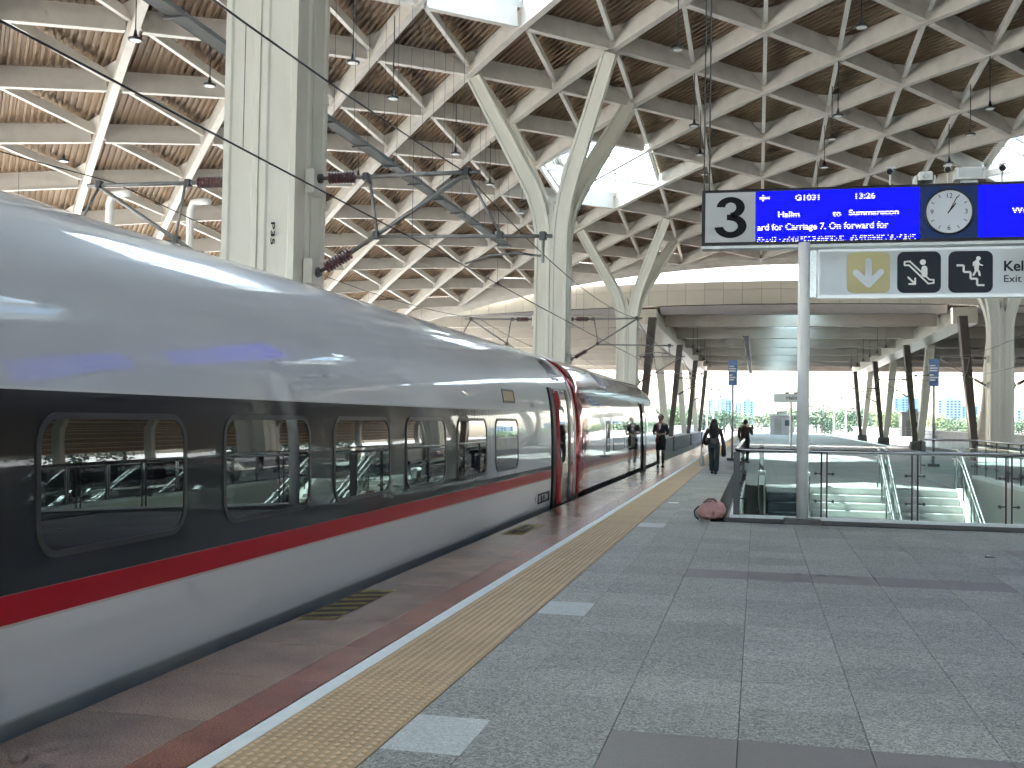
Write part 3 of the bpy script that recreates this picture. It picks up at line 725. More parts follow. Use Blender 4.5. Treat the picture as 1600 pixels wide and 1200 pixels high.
# rounded patch on the car side
def rr_loop(y0, y1, z0, z1, r, n=6):
    pts = []
    for (cy_, cz, a0) in ((y1-r, z1-r, 0), (y0+r, z1-r, 90), (y0+r, z0+r, 180), (y1-r, z0+r, 270)):
        for i in range(n+1):
            a = R(a0+90*i/n); pts.append((cy_+r*math.cos(a), cz+r*math.sin(a)))
    return pts
def patch(name, y0, y1, z0, z1, r, off, m, parent, rows=14, thick=None):
    zs = sorted(set([z0+(z1-z0)*i/rows for i in range(rows+1)]+[z0+r*(1-math.cos(R(15*i))) for i in range(7)]+[z1-r*(1-math.cos(R(15*i))) for i in range(7)]))
    V = []; Fc = []
    def ext(z):
        d = 0
        if r > 0 and z < z0+r: d = r-math.sqrt(max(0, r*r-(z0+r-z)**2))
        elif r > 0 and z > z1-r: d = r-math.sqrt(max(0, r*r-(z-z1+r)**2))
        return y0+d, y1-d
    for z in zs:
        a, b_ = ext(z); V += [side_pt(a, z, off), side_pt(b_, z, off)]
    for i in range(len(zs)-1): Fc.append((2*i, 2*i+1, 2*i+3, 2*i+2))
    if thick:
        n0 = len(V)
        for z in zs:
            a, b_ = ext(z); V += [side_pt(a, z, off-thick), side_pt(b_, z, off-thick)]
        for i in range(len(zs)-1): Fc += [(2*i, 2*i+2, n0+2*i+2, n0+2*i), (2*i+1, n0+2*i+1, n0+2*i+3, 2*i+3)]
        Fc += [(0, n0, n0+1, 1)]; k = 2*(len(zs)-1); Fc += [(k, k+1, n0+k+1, n0+k)]
    me = meshdata(name, V, Fc, m, True); return link(bpy.data.objects.new(name, me), parent)
def ring(name, y0, y1, z0, z1, r, wd, h, m, parent):
    o_ = rr_loop(y0, y1, z0, z1, r); i_ = rr_loop(y0+wd, y1-wd, z0+wd, z1-wd, max(.01, r-wd)); n = len(o_); V = []
    for lp, off in ((o_, .0005), (o_, h), (i_, h), (i_, .0005)):
        V += [side_pt(y, z, off) for y, z in lp]
    Fc = [(l*n+i, l*n+(i+1) % n, (l+1)*n+(i+1) % n, (l+1)*n+i) for l in range(3) for i in range(n)]
    me = meshdata(name, V, Fc, m); return link(bpy.data.objects.new(name, me), parent)
def window_(y0, y1, z0, z1, r, parent, wd=.034):
    o = patch('window', y0+wd*.6, y1-wd*.6, z0+wd*.6, z1-wd*.6, r-wd*.5, .0035, M['winglass'], parent)
    ring('window_frame', y0, y1, z0, z1, r, wd, .009, M['gasket'], parent); return o
for k in range(-4, 6):
    y = 4.60+1.886*k
    if y+1.42 < -3: continue
    window_(y, y+1.42, .765, 1.49, .17, car1)
# display, number plate, vents
M['ledorange'] = mat('destination_display', (.26, .22, .16), .3, emit=(1., .65, .3), es=.008)
patch('destination_display', 14.68, 15.3, 1.735, 1.89, .01, .004, M['ledorange'], car1, 3)
ring('display_frame', 14.62, 15.36, 1.715, 1.91, .02, .03, .008, M['gasket'], car1)
patch('number_plate', 16.95, 17.95, .12, .285, .005, .003, M['ink'], car1, 2)
p = side_pt(17.02, .15, .007); M['platewhite'] = mat('plate_white', (.75, .75, .75), .4)
text_mesh('car_number', '01 7 2 04', .155, (p.x, p.y, p.z), (0, 1, 0), (0, 0, 1), M['platewhite'], car1, extrude=.0008, sx=1.25)
patch('number_plate', 16.80, 16.9, .12, .26, .004, .003, M['platewhite'], car1, 2)
# car-end doors
def door(y0, y1, parent, leafm, dark0, dark1, z1=2.02):
    patch('door_pillar', y0-dark0, y0-.02, -.05, z1+.02, .02, .006, M['door_dark'], parent, 16, .01); patch('door_pillar', y1+.02, y1+dark1, -.05, z1+.02, .02, .006, M['door_dark'], parent, 16, .01)
    d = patch('door', y0, y1, -.03, z1, .05, .02, leafm, parent, 18, .03)
    ring('door_edge', y0, y1, -.03, z1, .05, .03, .026, M['stainless'], d)
    patch('door_window', y0+.28, y1-.28, .72, 1.72, .16, .023, M['winglass'], d); return d
door(18.52, 19.62, car1, M['door_red'], .46, .40)
door(32.78, 33.95, car2, M['door_dark'], .25, .2)
for (a, b_) in ((24.95, 25.5), (26.2, 28.45), (29.0, 29.95)): window_(a, b_, .74, 1.46, .09, car2, .03)
def roofvent(y, parent):
    z0, z1 = 2.30, 2.58; o = patch('roof_vent', y, y+.95, z0, z1, .02, .006, M['black'], parent, 5)
    ring('vent_frame', y-.05, y+1.0, z0-.03, z1+.03, .03, .03, .012, M['bellows'], parent)
    for i in range(2): patch('vent_slot', y+.15+i*.4, y+.45+i*.4, z0-.11, z0-.06, .01, .005, M['black'], parent, 2)
roofvent(18.75, car1); roofvent(25.25, car2)
patch('running_strip', -22, 20.4, 1.598, 1.612, 0, .004, mat('white_line', (.75, .77, .78), .25, coat=1), car1, 1)
patch('running_strip', -22, 18.0, .478, .4885, 0, .004, mat('pale_line', (.62, .58, .58), .25, coat=1), car1, 1)
# bogies and underframe in the shade under the floor
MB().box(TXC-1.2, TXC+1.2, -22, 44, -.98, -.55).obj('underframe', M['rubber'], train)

# ---------------------------------------------------------------- stair well
M['stair'] = mat('stair_stone', (.56, .56, .53), .45, var=.06, vscale=3, objvar=.03)
M['stone_clad'] = mat('pale_stone_cladding', (.66, .67, .62), .4, var=.04, vscale=1.2)
M['esc_step'] = mat('escalator_step', (.05, .06, .07), .4, .6)
M['kerb'] = mat('kerb_stone', (.115, .108, .104), .5, var=.1)
well = MB()
ZB = -6.2
for (a, b) in (((WX0, WY0), (WX1, WY0)), ((WX1, WY0), (WX1, WY1)), ((WX1, WY1), (4.55, WY1)), ((WX0, 26.2), (WX0, WY0))):
    well.add([(a[0], a[1], ZB), (b[0], b[1], ZB), (b[0], b[1], -.001), (a[0], a[1], -.001)], [(3, 2, 1, 0)])
well.add([(4.55, 26.2, ZB), (4.55, WY1, ZB), (4.55, WY1, -.001), (4.55, 26.2, -.001)], [(0, 1, 2, 3)])
well.add([(WX0, WY0, ZB), (WX1, WY0, ZB), (WX1, WY1, ZB), (WX0, WY1, ZB)], [(0, 1, 2, 3)])
wo = well.obj('stair_well_wall', M['stone_clad']); struct(wo)
struct(MB().add([(WX0, 26.2, 0), (4.55, 26.2, 0), (4.55, WY1, 0), (WX0, WY1, 0)], [(0, 1, 2, 3)]).obj('landing', M['paving']))
struct(MB().box(WX0+.01, 4.54, 26.19, 26.3, -6, -.002).obj('landing_edge', M['stair']))
st = thing('staircase', 'wide pale stone staircase going down inside the glass railing', 'stairs', (2.9, 24, -3))
SX0, SX1, RIS, TRD, STY = 1.22, 4.46, .155, .30, 26.2
for i in range(20):
    z = -RIS*(i+1); y1 = STY-TRD*i; MB().bbox(SX0, SX1, y1-TRD-.02, y1, z-.4, z, .012).obj('step', M['stair'], st)
for i in range(1, 7): MB().box(SX0+.01, SX1-.01, STY-TRD*i-.012, STY-TRD*i+.045, -RIS*i+.001-.002, -RIS*i+.004).obj('nosing', M['stone_white'], st)
for x in (SX0-.08, SX1+.08):
    MB().add([(x-.075, STY+.1, .06), (x+.075, STY+.1, .06), (x+.075, STY-5.5, -2.78), (x-.075, STY-5.5, -2.78), (x-.075, STY+.1, -.6), (x+.075, STY+.1, -.6), (x+.075, STY-5.5, -3.4), (x-.075, STY-5.5, -3.4)],
             [(0, 1, 2, 3), (7, 6, 5, 4), (0, 4, 5, 1), (1, 5, 6, 2), (2, 6, 7, 3), (3, 7, 4, 0)]).obj('stringer', M['stone_clad'], st)
def stair_rail(x, label):
    r = thing('stair_handrail', label, 'handrail', (x, STY, 0), 'handrails on the stairs')
    sl_ = RIS/TRD
    pts = [Vector((x, STY+1.1, .93)), Vector((x, STY+.15, .93))]+[Vector((x, STY-.3*i, .93-RIS*i)) for i in range(1, 16)]
    MB().path(pts, .026).obj('rail', M['stainless'], r, True)
    pts2 = [p_-Vector((0, 0, .22)) for p_ in pts]; MB().path(pts2, .018).obj('rail', M['stainless'], r, True)
    for i in (-2, 1, 4, 7, 10):
        y = STY-.3*i-.1; z = -RIS*max(i, 0); MB().tube((x, y, z-.2), (x, y, z+.95), .02).obj('post', M['stainless'], r)
    MB().add([(x+.03, STY+1, .1), (x+.03, STY, .1), (x+.03, STY-4, -2.0), (x+.03, STY-4, -1.25), (x+.03, STY, .82), (x+.03, STY+1, .82)], [tuple(range(6))]).obj('pane', M['glass'], r)
stair_rail(2.78, 'double steel handrail down the middle of the stairs'); stair_rail(2.93, 'second steel handrail close beside the middle one on the stairs')
stair_rail(4.52, 'steel handrail along the stair edge nearest the pale stone wall')
# escalator
es = thing('escalator', 'dark escalator descending between black handrails behind the round post', 'escalator', (.6, 24, -3))
EX0, EX1 = .24, .92
for i in range(16):
    z = -.20*i-.10; y1 = 25.7-.40*i*.87; MB().box(EX0+.01, EX1-.01, y1-.36, y1, z-.25, z).obj('step', M['esc_step'], es)
MB().box(EX0-.02, EX1+.02, 25.72, 26.5, -.06, .02).obj('comb_plate', M['stainless'], es)
MB().box(EX0-.02, EX1+.02, 25.66, 25.72, -.14, .0).obj('comb_edge', M['lampwhite'], es)
for x in (EX0-.13, EX1+.13):
    sl_ = .2/(.4*.87)
    pts = [Vector((x, 27.2, .1)), Vector((x, 27.4, .5)), Vector((x, 27.2, .9)), Vector((x, 26.2, .93)), Vector((x, 25.6, .9))]+[Vector((x, 25.6-.5*i, .9-sl_*.5*i)) for i in range(1, 12)]
    MB().sweep(pts, [(-.04, -.03), (.04, -.03), (.05, 0), (.04, .03), (-.04, .03), (-.05, 0)], (1, 0, 0)).obj('handrail', M['rubber'], es)
    MB().add([(x, 27.2, .05), (x, 27.2, .86), (x, 25.6, .86), (x, 20, .86-sl_*5.6), (x, 20, -.1-sl_*5.6), (x, 25.6, .05)], [tuple(range(6))]).obj('pane', M['glass'], es)
    MB().add([(x-.09, 27.4, .06), (x+.09, 27.4, .06), (x+.09, 25.6, .06), (x-.09, 25.6, .06), (x+.09, 20, .0-sl_*5.6), (x-.09, 20, -sl_*5.6), (x-.09, 27.4, -.4), (x-.09, 25.6, -.4), (x-.09, 20, -.6-sl_*5.6), (x+.09, 27.4, -.4), (x+.09, 25.6, -.4), (x+.09, 20, -.6-sl_*5.6)],
             [(0, 1, 2, 3), (3, 2, 4, 5), (0, 3, 7, 6), (3, 5, 8, 7), (1, 9, 10, 2), (2, 10, 11, 4), (5, 4, 11, 8)]).obj('skirt', M['dark_steel'], es)
for x in (EX0-.13, EX1+.13):
    nw = MB().bbox(x-.08, x+.08, 24.2, 24.5, -1.4, .36, .02).obj('newel', M['stainless'], es); MB().bbox(x-.085, x+.085, 24.19, 24.51, .361, .44, .02).obj('newel_cap', M['white'], es)
MB().box(-.24, .02, 18.2, 26.2, -.9, -.86).obj('soffit', M['stone_clad'], es)
# glass railing round the well
def railing(name, label, segs, zk=.075):
    """segs: list of ((x,y),(x,y)) runs"""
    r = thing(name, label, 'railing', (segs[0][0][0], segs[0][0][1], 0), 'glass railings round the stairs')
    for (a, b) in segs:
        a, b = Vector((*a, 0)), Vector((*b, 0)); d = b-a; L_ = d.length; d.normalize(); n_ = max(1, round(L_/1.36)); nrm = Vector((-d.y, d.x, 0))
        for i in range(n_):
            p_, q = a+d*(L_*i/n_+.075), a+d*(L_*(i+1)/n_-.075); zz = Vector((0, 0, 1))
            t = nrm*.006
            MB().add([p_+zz*.10+t, q+zz*.10+t, q+zz*.98+t, p_+zz*.98+t], [(0, 1, 2, 3)]).obj('pane', M['glass'], r)
            for e_, sgn in ((p_, -1), (q, 1)):
                c = e_-d*sgn*.012*0; c = e_+d*sgn*.035
                MB().tube(c+zz*zk, c+zz*1.05, .013, 8).obj('post', M['dark_steel'], r)
                for zc in (.33, .74):
                    MB().tube(c+zz*zc, e_-d*sgn*.05+zz*zc, .011, 6).tube(e_-d*sgn*.05+zz*zc-nrm*.02, e_-d*sgn*.05+zz*zc+nrm*.02, .024, 8).obj('clamp', M['dark_steel'], r)
    pts = [Vector((*segs[0][0], 1.075))]+[Vector((*s_[1], 1.075)) for s_ in segs]
    out = [pts[0]]
    for i in range(1, len(pts)-1):
        d0, d1 = (pts[i-1]-pts[i]).normalized(), (pts[i+1]-pts[i]).normalized()
        for t in (0, .25, .5, .75, 1):
            A, B = pts[i]+d0*.1, pts[i]+d1*.1; out.append(A*(1-t)**2+pts[i]*2*t*(1-t)+B*t*t)
    out.append(pts[-1])
    MB().path(out, .03, 10).obj('handrail', M['stainless'], r, True)
    return r
RX0, RX1 = WX0-.02, WX1+.12
rl = railing('glass_railing', 'long glass railing with steel handrail running in front of the stairs', [((RX0, 26.5), (RX0, WY0-.03)), ((RX0, WY0-.03), (RX1, WY0-.03))])
MB().box(RX0-.045, RX0+.045, WY0-.075, WY0-.055+.09, .07, 1.04).obj('corner_post', M['dark_steel'], rl)
railing('glass_railing', 'glass railing along the far side of the stair opening beside the pale wall', [((RX1, WY0+.1), (RX1, WY1+.1)), ((RX1, WY1+.1), (4.6, WY1+.1))])
k = thing('kerb', 'dark stone kerb with pale ledge under the stair railing', 'kerb', (2.9, WY0, 0))
MB().bbox(WX0-.16, WX1+.25, WY0-.16, WY0+.02, -.01, .045, .006).obj('stone', M['kerb'], k)
MB().bbox(WX0-.12, WX1+.2, WY0-.13, WY0+.03, .045, .085, .006).obj('ledge', M['stone_white'], k)
MB().bbox(WX0-.16, WX0+.02, WY0+.02, 26.6, -.01, .045, .006).obj('stone', M['kerb'], k)
MB().bbox(WX0-.12, WX0+.02, WY0+.03, 26.6, .045, .085, .006).obj('ledge', M['stone_white'], k)
MB().bbox(WX1-.02, WX1+.2, WY0+.03, WY1, -.01, .085, .006).obj('ledge', M['stone_white'], k)

# ---------------------------------------------------------------- platform sign: post, display board, exit sign
BY = 16.62
post = thing('sign_post', 'round white steel post carrying the display board and exit sign', 'post', (.66, BY+.02, 0))
px = .665
MB().lathe((px, BY+.02, .02), (px, BY+.02, 4.2), [(0, .088), (.5, .088), (1, .088)], 24).obj('shaft', mat('post_paint', (.80, .80, .78), .4, var=.05, vscale=5), post, True)
MB().bbox(px-.27, px+.27, BY-.18, BY+.23, 0, .075, .012).obj('base', M['kerb'], post)
MB().tube((-.84, BY+.28, 5.0), (-.84, BY+.28, 15.3), .012).tube((-.76, BY+.28, 5.0), (-.76, BY+.28, 15.3), .012).obj('hanger', M['dark_steel'], post)
def bp(px_, py_, d=0.): return atY(px_, py_, BY+d)
Lx, Rx = -.858, 5.6; ZT, ZBt = 5.035, 4.185
board = thing('display_board', 'long black framed platform display with the number 3 and a clock', 'display board', (2.4, BY, ZBt))
mb = MB().bbox(Lx, Rx, BY-.0, BY+.34, ZBt, ZT, .01); mb.obj('housing', mat('board_housing', (.018, .019, .022), .45, spec=.3), board)
MB().box(Lx+.0, Rx, BY+.03, BY+.30, ZBt-.045, ZBt-.001).obj('lower_trim', M['steel'], board)
M['panelgrey'] = mat('number_panel', (.46, .48, .48), .45, var=.06, vscale=2)
X3a, X3b, X4a, X5a = Lx+.055, -.046, 2.296, 3.10
zt, zb = ZT-.045, ZBt+.045
def plate(name, x0, x1, z0, z1, off, m, parent): return MB().box(x0, x1, BY-off, BY-off+.004, z0, z1).obj(name, m, parent)
pn = plate('number_panel', X3a, X3b-.01, zb, zt, .006, M['panelgrey'], board)
n3 = MB(); c3 = Vector(((X3a+X3b)/2, BY-.011, (zb+zt)/2))
def arc3(cz, rx, ry, tx, tz, a0, a1, n=22):
    V = []; Fc = []
    for i in range(n+1):
        a = R(a0+(a1-a0)*i/n)
        V += [c3+Vector((rx*math.cos(a), 0, cz+ry*math.sin(a))), c3+Vector(((rx-tx)*math.cos(a), 0, cz+(ry-tz)*math.sin(a)))]
    for i in range(n): Fc.append((2*i, 2*i+1, 2*i+3, 2*i+2))
    n3.add(V, Fc)
arc3(.148, .212, .165, .128, .088, 176, -92); arc3(-.138, .240, .180, .132, .094, 92, -176)
n3.add([c3+Vector(p_) for p_ in ((-.055, -.0006, -.046), (.02, -.0006, -.046), (.02, -.0006, .042), (-.055, -.0006, .042))], [(0, 1, 2, 3)])
n3.obj('number', M['ink'], board)
def led_material(name, col, es_, lo):
    m = bpy.data.materials.new(name); m.use_nodes = True; n = m.node_tree.nodes; L = m.node_tree.links; b = n['Principled BSDF']
    b.inputs['Base Color'].default_value = (.01, .01, .03, 1); b.inputs['Roughness'].default_value = .8; b.inputs['Specular IOR Level'].default_value = .15
    tc = n.new('ShaderNodeTexCoord'); sx = n.new('ShaderNodeSeparateXYZ'); L.new(tc.outputs['Object'], sx.inputs[0])
    a = n.new('ShaderNodeMath'); a.operation = 'MULTIPLY'; a.inputs[1].default_value = 2*math.pi/.0295; L.new(sx.outputs[2], a.inputs[0])
    s_ = n.new('ShaderNodeMath'); s_.operation = 'SINE'; L.new(a.outputs[0], s_.inputs[0])
    r_ = n.new('ShaderNodeMapRange'); r_.inputs[1].default_value = -.8; r_.inputs[2].default_value = .6; r_.inputs[3].default_value = lo; r_.inputs[4].default_value = 1; L.new(s_.outputs[0], r_.inputs[0])
    t = n.new('ShaderNodeTexNoise'); t.inputs['Scale'].default_value = 3; mp = n.new('ShaderNodeMapping'); mp.inputs['Scale'].default_value = (.5, 1, 12); L.new(tc.outputs['Object'], mp.inputs[0]); L.new(mp.outputs[0], t.inputs['Vector'])
    r2 = n.new('ShaderNodeMapRange'); r2.inputs[3].default_value = .75; r2.inputs[4].default_value = 1.25; L.new(t.outputs[0], r2.inputs[0])
    mm = n.new('ShaderNodeMath'); mm.operation = 'MULTIPLY'; L.new(r_.outputs[0], mm.inputs[0]); L.new(r2.outputs[0], mm.inputs[1])
    m3 = n.new('ShaderNodeMath'); m3.operation = 'MULTIPLY'; m3.inputs[1].default_value = es_; L.new(mm.outputs[0], m3.inputs[0])
    b.inputs['Emission Color'].default_value = (*col, 1); L.new(m3.outputs[0], b.inputs['Emission Strength']); return m
M['ledblue'] = led_material('led_blue', (.001, .002, 1.), .30, .14)
M['ledtext'] = led_material('led_text', (.95, .93, 1.), .22, .0)
plate('led_screen', X3b, X4a, zb, zt, .008, M['ledblue'], board)
plate('clock_panel', X4a+.004, X5a-.004, zb, zt, .006, mat('clock_panel_blue', (.006, .03, .14), .4, spec=.25), board)
plate('led_screen', X5a, Rx-.05, zb, zt, .008, M['ledblue'], board)
def ledtext(body, x, z, size, sx=1.15): return text_mesh('led_text', body, size, (x, BY-.0125, z), (1, 0, 0), (0, 0, 1), M['ledtext'], board, extrude=.0008, bold=.005, sx=sx)
def bx_(px_, py_): q = bp(px_, py_); return q.x, q.z
ledtext('G1031', *bx_(1242, 313), .115, 1.2); ledtext('13:26', *bx_(1334, 310.5), .115, 1.2)
ledtext('Halim', *bx_(1215, 340), .12, 1.15); ledtext('to', *bx_(1301, 338), .12); ledtext('Summarecon', *bx_(1326, 337), .12, 1.12)
ledtext('ard for Carriage 7. On forward for', *bx_(1183, 360), .125, 1.065)
ledtext('We', *bx_(1581, 333), .12, 1.15)
q = bp(1194, 310)
ar = MB()
for (a, b, c, d) in ((-.07, .085, -.014, .016), (-.03, .0, .02, .045), (-.03, .0, -.045, -.018)): ar.box(q.x+a, q.x+b, BY-.0135, BY-.0115, q.z+c, q.z+d)
ar.obj('led_arrow', M['ledtext'], board)
mb = MB(); rnd = random.Random(3); x = X3b+.02; z = bp(1300, 373).z
while x < X4a-.06:                               # the lowest, unreadable ticker line: lit dots
    if rnd.random() < .16: x += .05; continue
    for c in range(3):
        for r_ in range(3):
            if rnd.random() < .55: mb.box(x+c*.016, x+c*.016+.013, BY-.0135, BY-.0115, z-.03+r_*.0295, z-.03+r_*.0295+.014)
    x += .062
mb.obj('led_ticker', M['ledtext'], board)
# clock
cx, cz = bp(1482.5, 331).x, bp(1482.5, 331).z; cr = .315
clk = MB().lathe((cx, BY-.007, cz), (cx, BY-.035, cz), [(0, cr+.025), (.8, cr+.025), (1, cr+.012), (1, cr), (.5, cr-.002)], 40).obj('clock', M['black'], board, True)
MB().lathe((cx, BY-.008, cz), (cx, BY-.0235, cz), [(0, cr), (1, cr)], 40).obj('clock_face', mat('clock_face', (.62, .66, .72), .12, coat=.8), clk)
tk = MB()
for h in range(12):
    a = R(90-30*h); r0, r1 = (.235, .285)
    if h % 3 == 0: continue
    a0 = Vector((cx+r0*math.cos(a), BY-.0245, cz+r0*math.sin(a))); a1 = Vector((cx+r1*math.cos(a), BY-.0245, cz+r1*math.sin(a))); tk.beam(a0, a1, .010, .001, (0, -1, 0))
tk.obj('hour_mark', M['ink'], clk)
for h, s_ in ((0, '12'), (3, '3'), (6, '6'), (9, '9')):
    a = R(90-30*h); text_mesh('numeral', s_, .10, (cx+.235*math.cos(a), BY-.0245, cz+.235*math.sin(a)-.035), (1, 0, 0), (0, 0, 1), M['ink'], clk, 'CENTER', .0005)
for (hh, l_, wd) in ((1.25, .15, .018), (.9, .25, .012)):
    a = R(90-30*hh); MB().beam((cx-.03*math.cos(a), BY-.027, cz-.03*math.sin(a)), (cx+l_*math.cos(a), BY-.027, cz+l_*math.sin(a)), wd, .001, (0, -1, 0)).obj('hand', M['ink'], clk)
# exit sign
EX_L, EX_R, EZ0, EZ1 = .845, 4.9, 3.36, 4.10
ex = thing('exit_sign', 'long white exit sign with yellow arrow, escalator and stair pictograms', 'sign', (EX_L, BY, EZ0))
MB().bbox(EX_L, EX_R, BY-.02, BY+.12, EZ0, EZ1, .012).obj('housing', mat('sign_frame', (.55, .56, .56), .3, .5), ex)
M['signwhite'] = mat('sign_face', (.44, .47, .48), .3, var=.04, vscale=1.5, coat=.5)
MB().box(EX_L+.04, EX_R-.04, BY-.026, BY-.0245, EZ0+.05, EZ1-.045).obj('face', M['signwhite'], ex)
MB().box(px+.05, EX_L+.01, BY-.0, BY+.1, EZ0+.02, EZ1-.02).obj('bracket', M['stainless'], ex)
M['navy'] = mat('sign_navy', (.006, .010, .022), .4, spec=.25); M['mustard'] = mat('sign_yellow', (.48, .42, .20), .4)
FYs = BY-.026
def spt(px_, py_, d): v = atY(px_, py_, FYs-d); return Vector((v.x, FYs-d, v.z))
def rsq(name, x0, y0, x1, y1, m, d=.003):
    a, b = spt(x0, y0, d), spt(x1, y1, d); lp = []
    r = .16*(b.x-a.x)
    for (cx_, cz_, a0) in ((b.x-r, a.z-r, 0), (a.x+r, a.z-r, 90), (a.x+r, b.z+r, 180), (b.x-r, b.z+r, 270)):
        for i in range(7): t = R(a0+15*i); lp.append(Vector((cx_+r*math.cos(t), FYs-d, cz_+r*math.sin(t))))
    return MB().poly(lp[::-1]).obj(name, m, ex)
sc_ = lambda x, y: (1270+x*330/1600, 370+y*110/533.)     # coordinates read from an enlargement of the sign
def sp2(x, y, d=.006): return spt(*sc_(x, y), d)
SD = [0]
def stroke(mb, pts, wpx, d=.006, cap=True):
    ps = [sp2(*p_, d) for p_ in pts]; wd = wpx*330/1600*(BY/F)*1.03
    for a, b in zip(ps[:-1], ps[1:]):
        SD[0] += 1; o_ = Vector((0, -.00025*(SD[0] % 40), 0)); mb.beam(a+o_, b+o_, wd, .0012, (0, -1, 0))
    if cap:
        for c in ps: SD[0] += 1; mb.poly([c+Vector((wd/2*math.cos(t), -.0012-.00025*(SD[0] % 40), wd/2*math.sin(t))) for t in [2*math.pi*i/12 for i in range(12)][::-1]])
a = sc_(258, 118); b = sc_(585, 425); rsq('arrow_tile', *a, *b, M['mustard'])
mb = MB(); stroke(mb, [(422, 185), (422, 350)], 46); stroke(mb, [(328, 272), (422, 360), (515, 268)], 46); mb.obj('arrow', M['signwhite'], ex)
a = sc_(640, 114); b = sc_(970, 423); rsq('pictogram_tile', *a, *b, M['navy'])
mb = MB(); stroke(mb, [(695, 190), (735, 186), (885, 325), (915, 325), (915, 350), (875, 355), (730, 216), (695, 216), (695, 190)], 11)
stroke(mb, [(845, 240), (845, 285)], 40); hd = sp2(834, 192); mb.poly([hd+Vector((.042*math.cos(t), 0, .042*math.sin(t))) for t in [2*math.pi*i/16 for i in range(16)][::-1]])
stroke(mb, [(722, 308), (775, 356)], 12); stroke(mb, [(730, 358), (775, 358), (775, 315)], 12); mb.obj('pictogram', M['white'], ex)
a = sc_(1027, 110); b = sc_(1364, 422); rsq('pictogram_tile', *a, *b, M['navy'])
mb = MB(); stroke(mb, [(1088, 217), (1142, 217), (1142, 267), (1195, 267), (1195, 317), (1245, 317), (1245, 366), (1300, 366)], 14, cap=False)
hd = sp2(1255, 163); mb.poly([hd+Vector((.032*math.cos(t), 0, .032*math.sin(t))) for t in [2*math.pi*i/16 for i in range(16)][::-1]])
stroke(mb, [(1243, 190), (1240, 238)], 30); stroke(mb, [(1240, 235), (1232, 262), (1216, 290)], 14); stroke(mb, [(1242, 240), (1258, 265), (1264, 290)], 14)
stroke(mb, [(1235, 185), (1217, 195), (1216, 218)], 9); stroke(mb, [(1252, 195), (1265, 210), (1285, 216)], 9); mb.obj('pictogram', M['white'], ex)
v = sp2(1443, 257); text_mesh('lettering', 'Keluar', .205, (v.x, FYs-.004, v.z), (1, 0, 0), (0, 0, 1), M['navy'], ex, bold=.005)
v = sp2(1443, 342); text_mesh('lettering', 'Exit', .142, (v.x, FYs-.004, v.z), (1, 0, 0), (0, 0, 1), M['navy'], ex, bold=.001, sx=1.1)
# equipment standing on top of the board
def cctv(px_, label, dark=False, h=.19, tilt=.25):
    c = bp(px_, 275); x = c.x; r = thing('surveillance_camera', label, 'camera', (x, BY+.17, ZT), 'cameras on the display board')
    MB().tube((x, BY+.17, ZT), (x, BY+.17, ZT+h), .014).lathe((x, BY+.17, ZT), (x, BY+.17, ZT+.02), [(0, .04), (1, .03)], 10).obj('bracket', M['white'], r)
    y0 = BY+.05; f = Vector((x-.02, y0, ZT+h+.02)); b_ = Vector((x+.03, y0+.30, ZT+h+.10))
    MB().lathe(b_, f, [(0, .03), (.02, .048), (.95, .05), (1, .046)], 14).obj('body', M['white'], r, True)
    MB().lathe(f+(f-b_)*.002, f+(f-b_)*.05, [(0, .044), (1, .044), (1, .03), (.2, .026)], 14).obj('lens', M['black'], r)
    MB().beam(b_+Vector((0, 0, .05)), f+(f-b_)*.15+Vector((0, 0, .05)), .12, .012).obj('hood', M['white'], r)
cctv(1393, 'small white camera on a stalk atop the display board nearest the number panel'); cctv(1484, 'white camera with black lens directly above the clock'); cctv(1570, 'white camera on a stalk at the far right end above the board')
c = bp(1447, 275); r = thing('projector_box', 'white boxed fixture with bracket on top of the display board left of the clock', 'fixture', (c.x, BY+.2, ZT))
MB().bbox(c.x-.10, c.x+.10, BY+.0, BY+.3, ZT+.06, ZT+.19, .02).obj('body', M['white'], r); MB().bbox(c.x-.15, c.x-.105, BY+.05, BY+.3, ZT, ZT+.14, .01).bbox(c.x+.105, c.x+.15, BY+.05, BY+.3, ZT, ZT+.14, .01).obj('bracket', M['steel'], r)
MB().lathe((c.x, BY+.0, ZT+.12), (c.x, BY-.02, ZT+.12), [(0, .045), (1, .04)], 14).obj('front', M['steel'], r)
c = bp(1517, 272); r = thing('loudspeaker', 'white box loudspeaker with grey mesh front on top of the display board', 'loudspeaker', (c.x, BY+.2, ZT))
MB().bbox(c.x-.21, c.x+.21, BY+.03, BY+.26, ZT+.06, ZT+.245, .015).obj('cabinet', M['white'], r); MB().box(c.x-.16, c.x+.16, BY+.022, BY+.029, ZT+.09, ZT+.225).obj('grille', M['steel'], r)
MB().box(c.x-.12, c.x+.12, BY+.1, BY+.2, ZT, ZT+.059).obj('bracket', M['steel'], r)

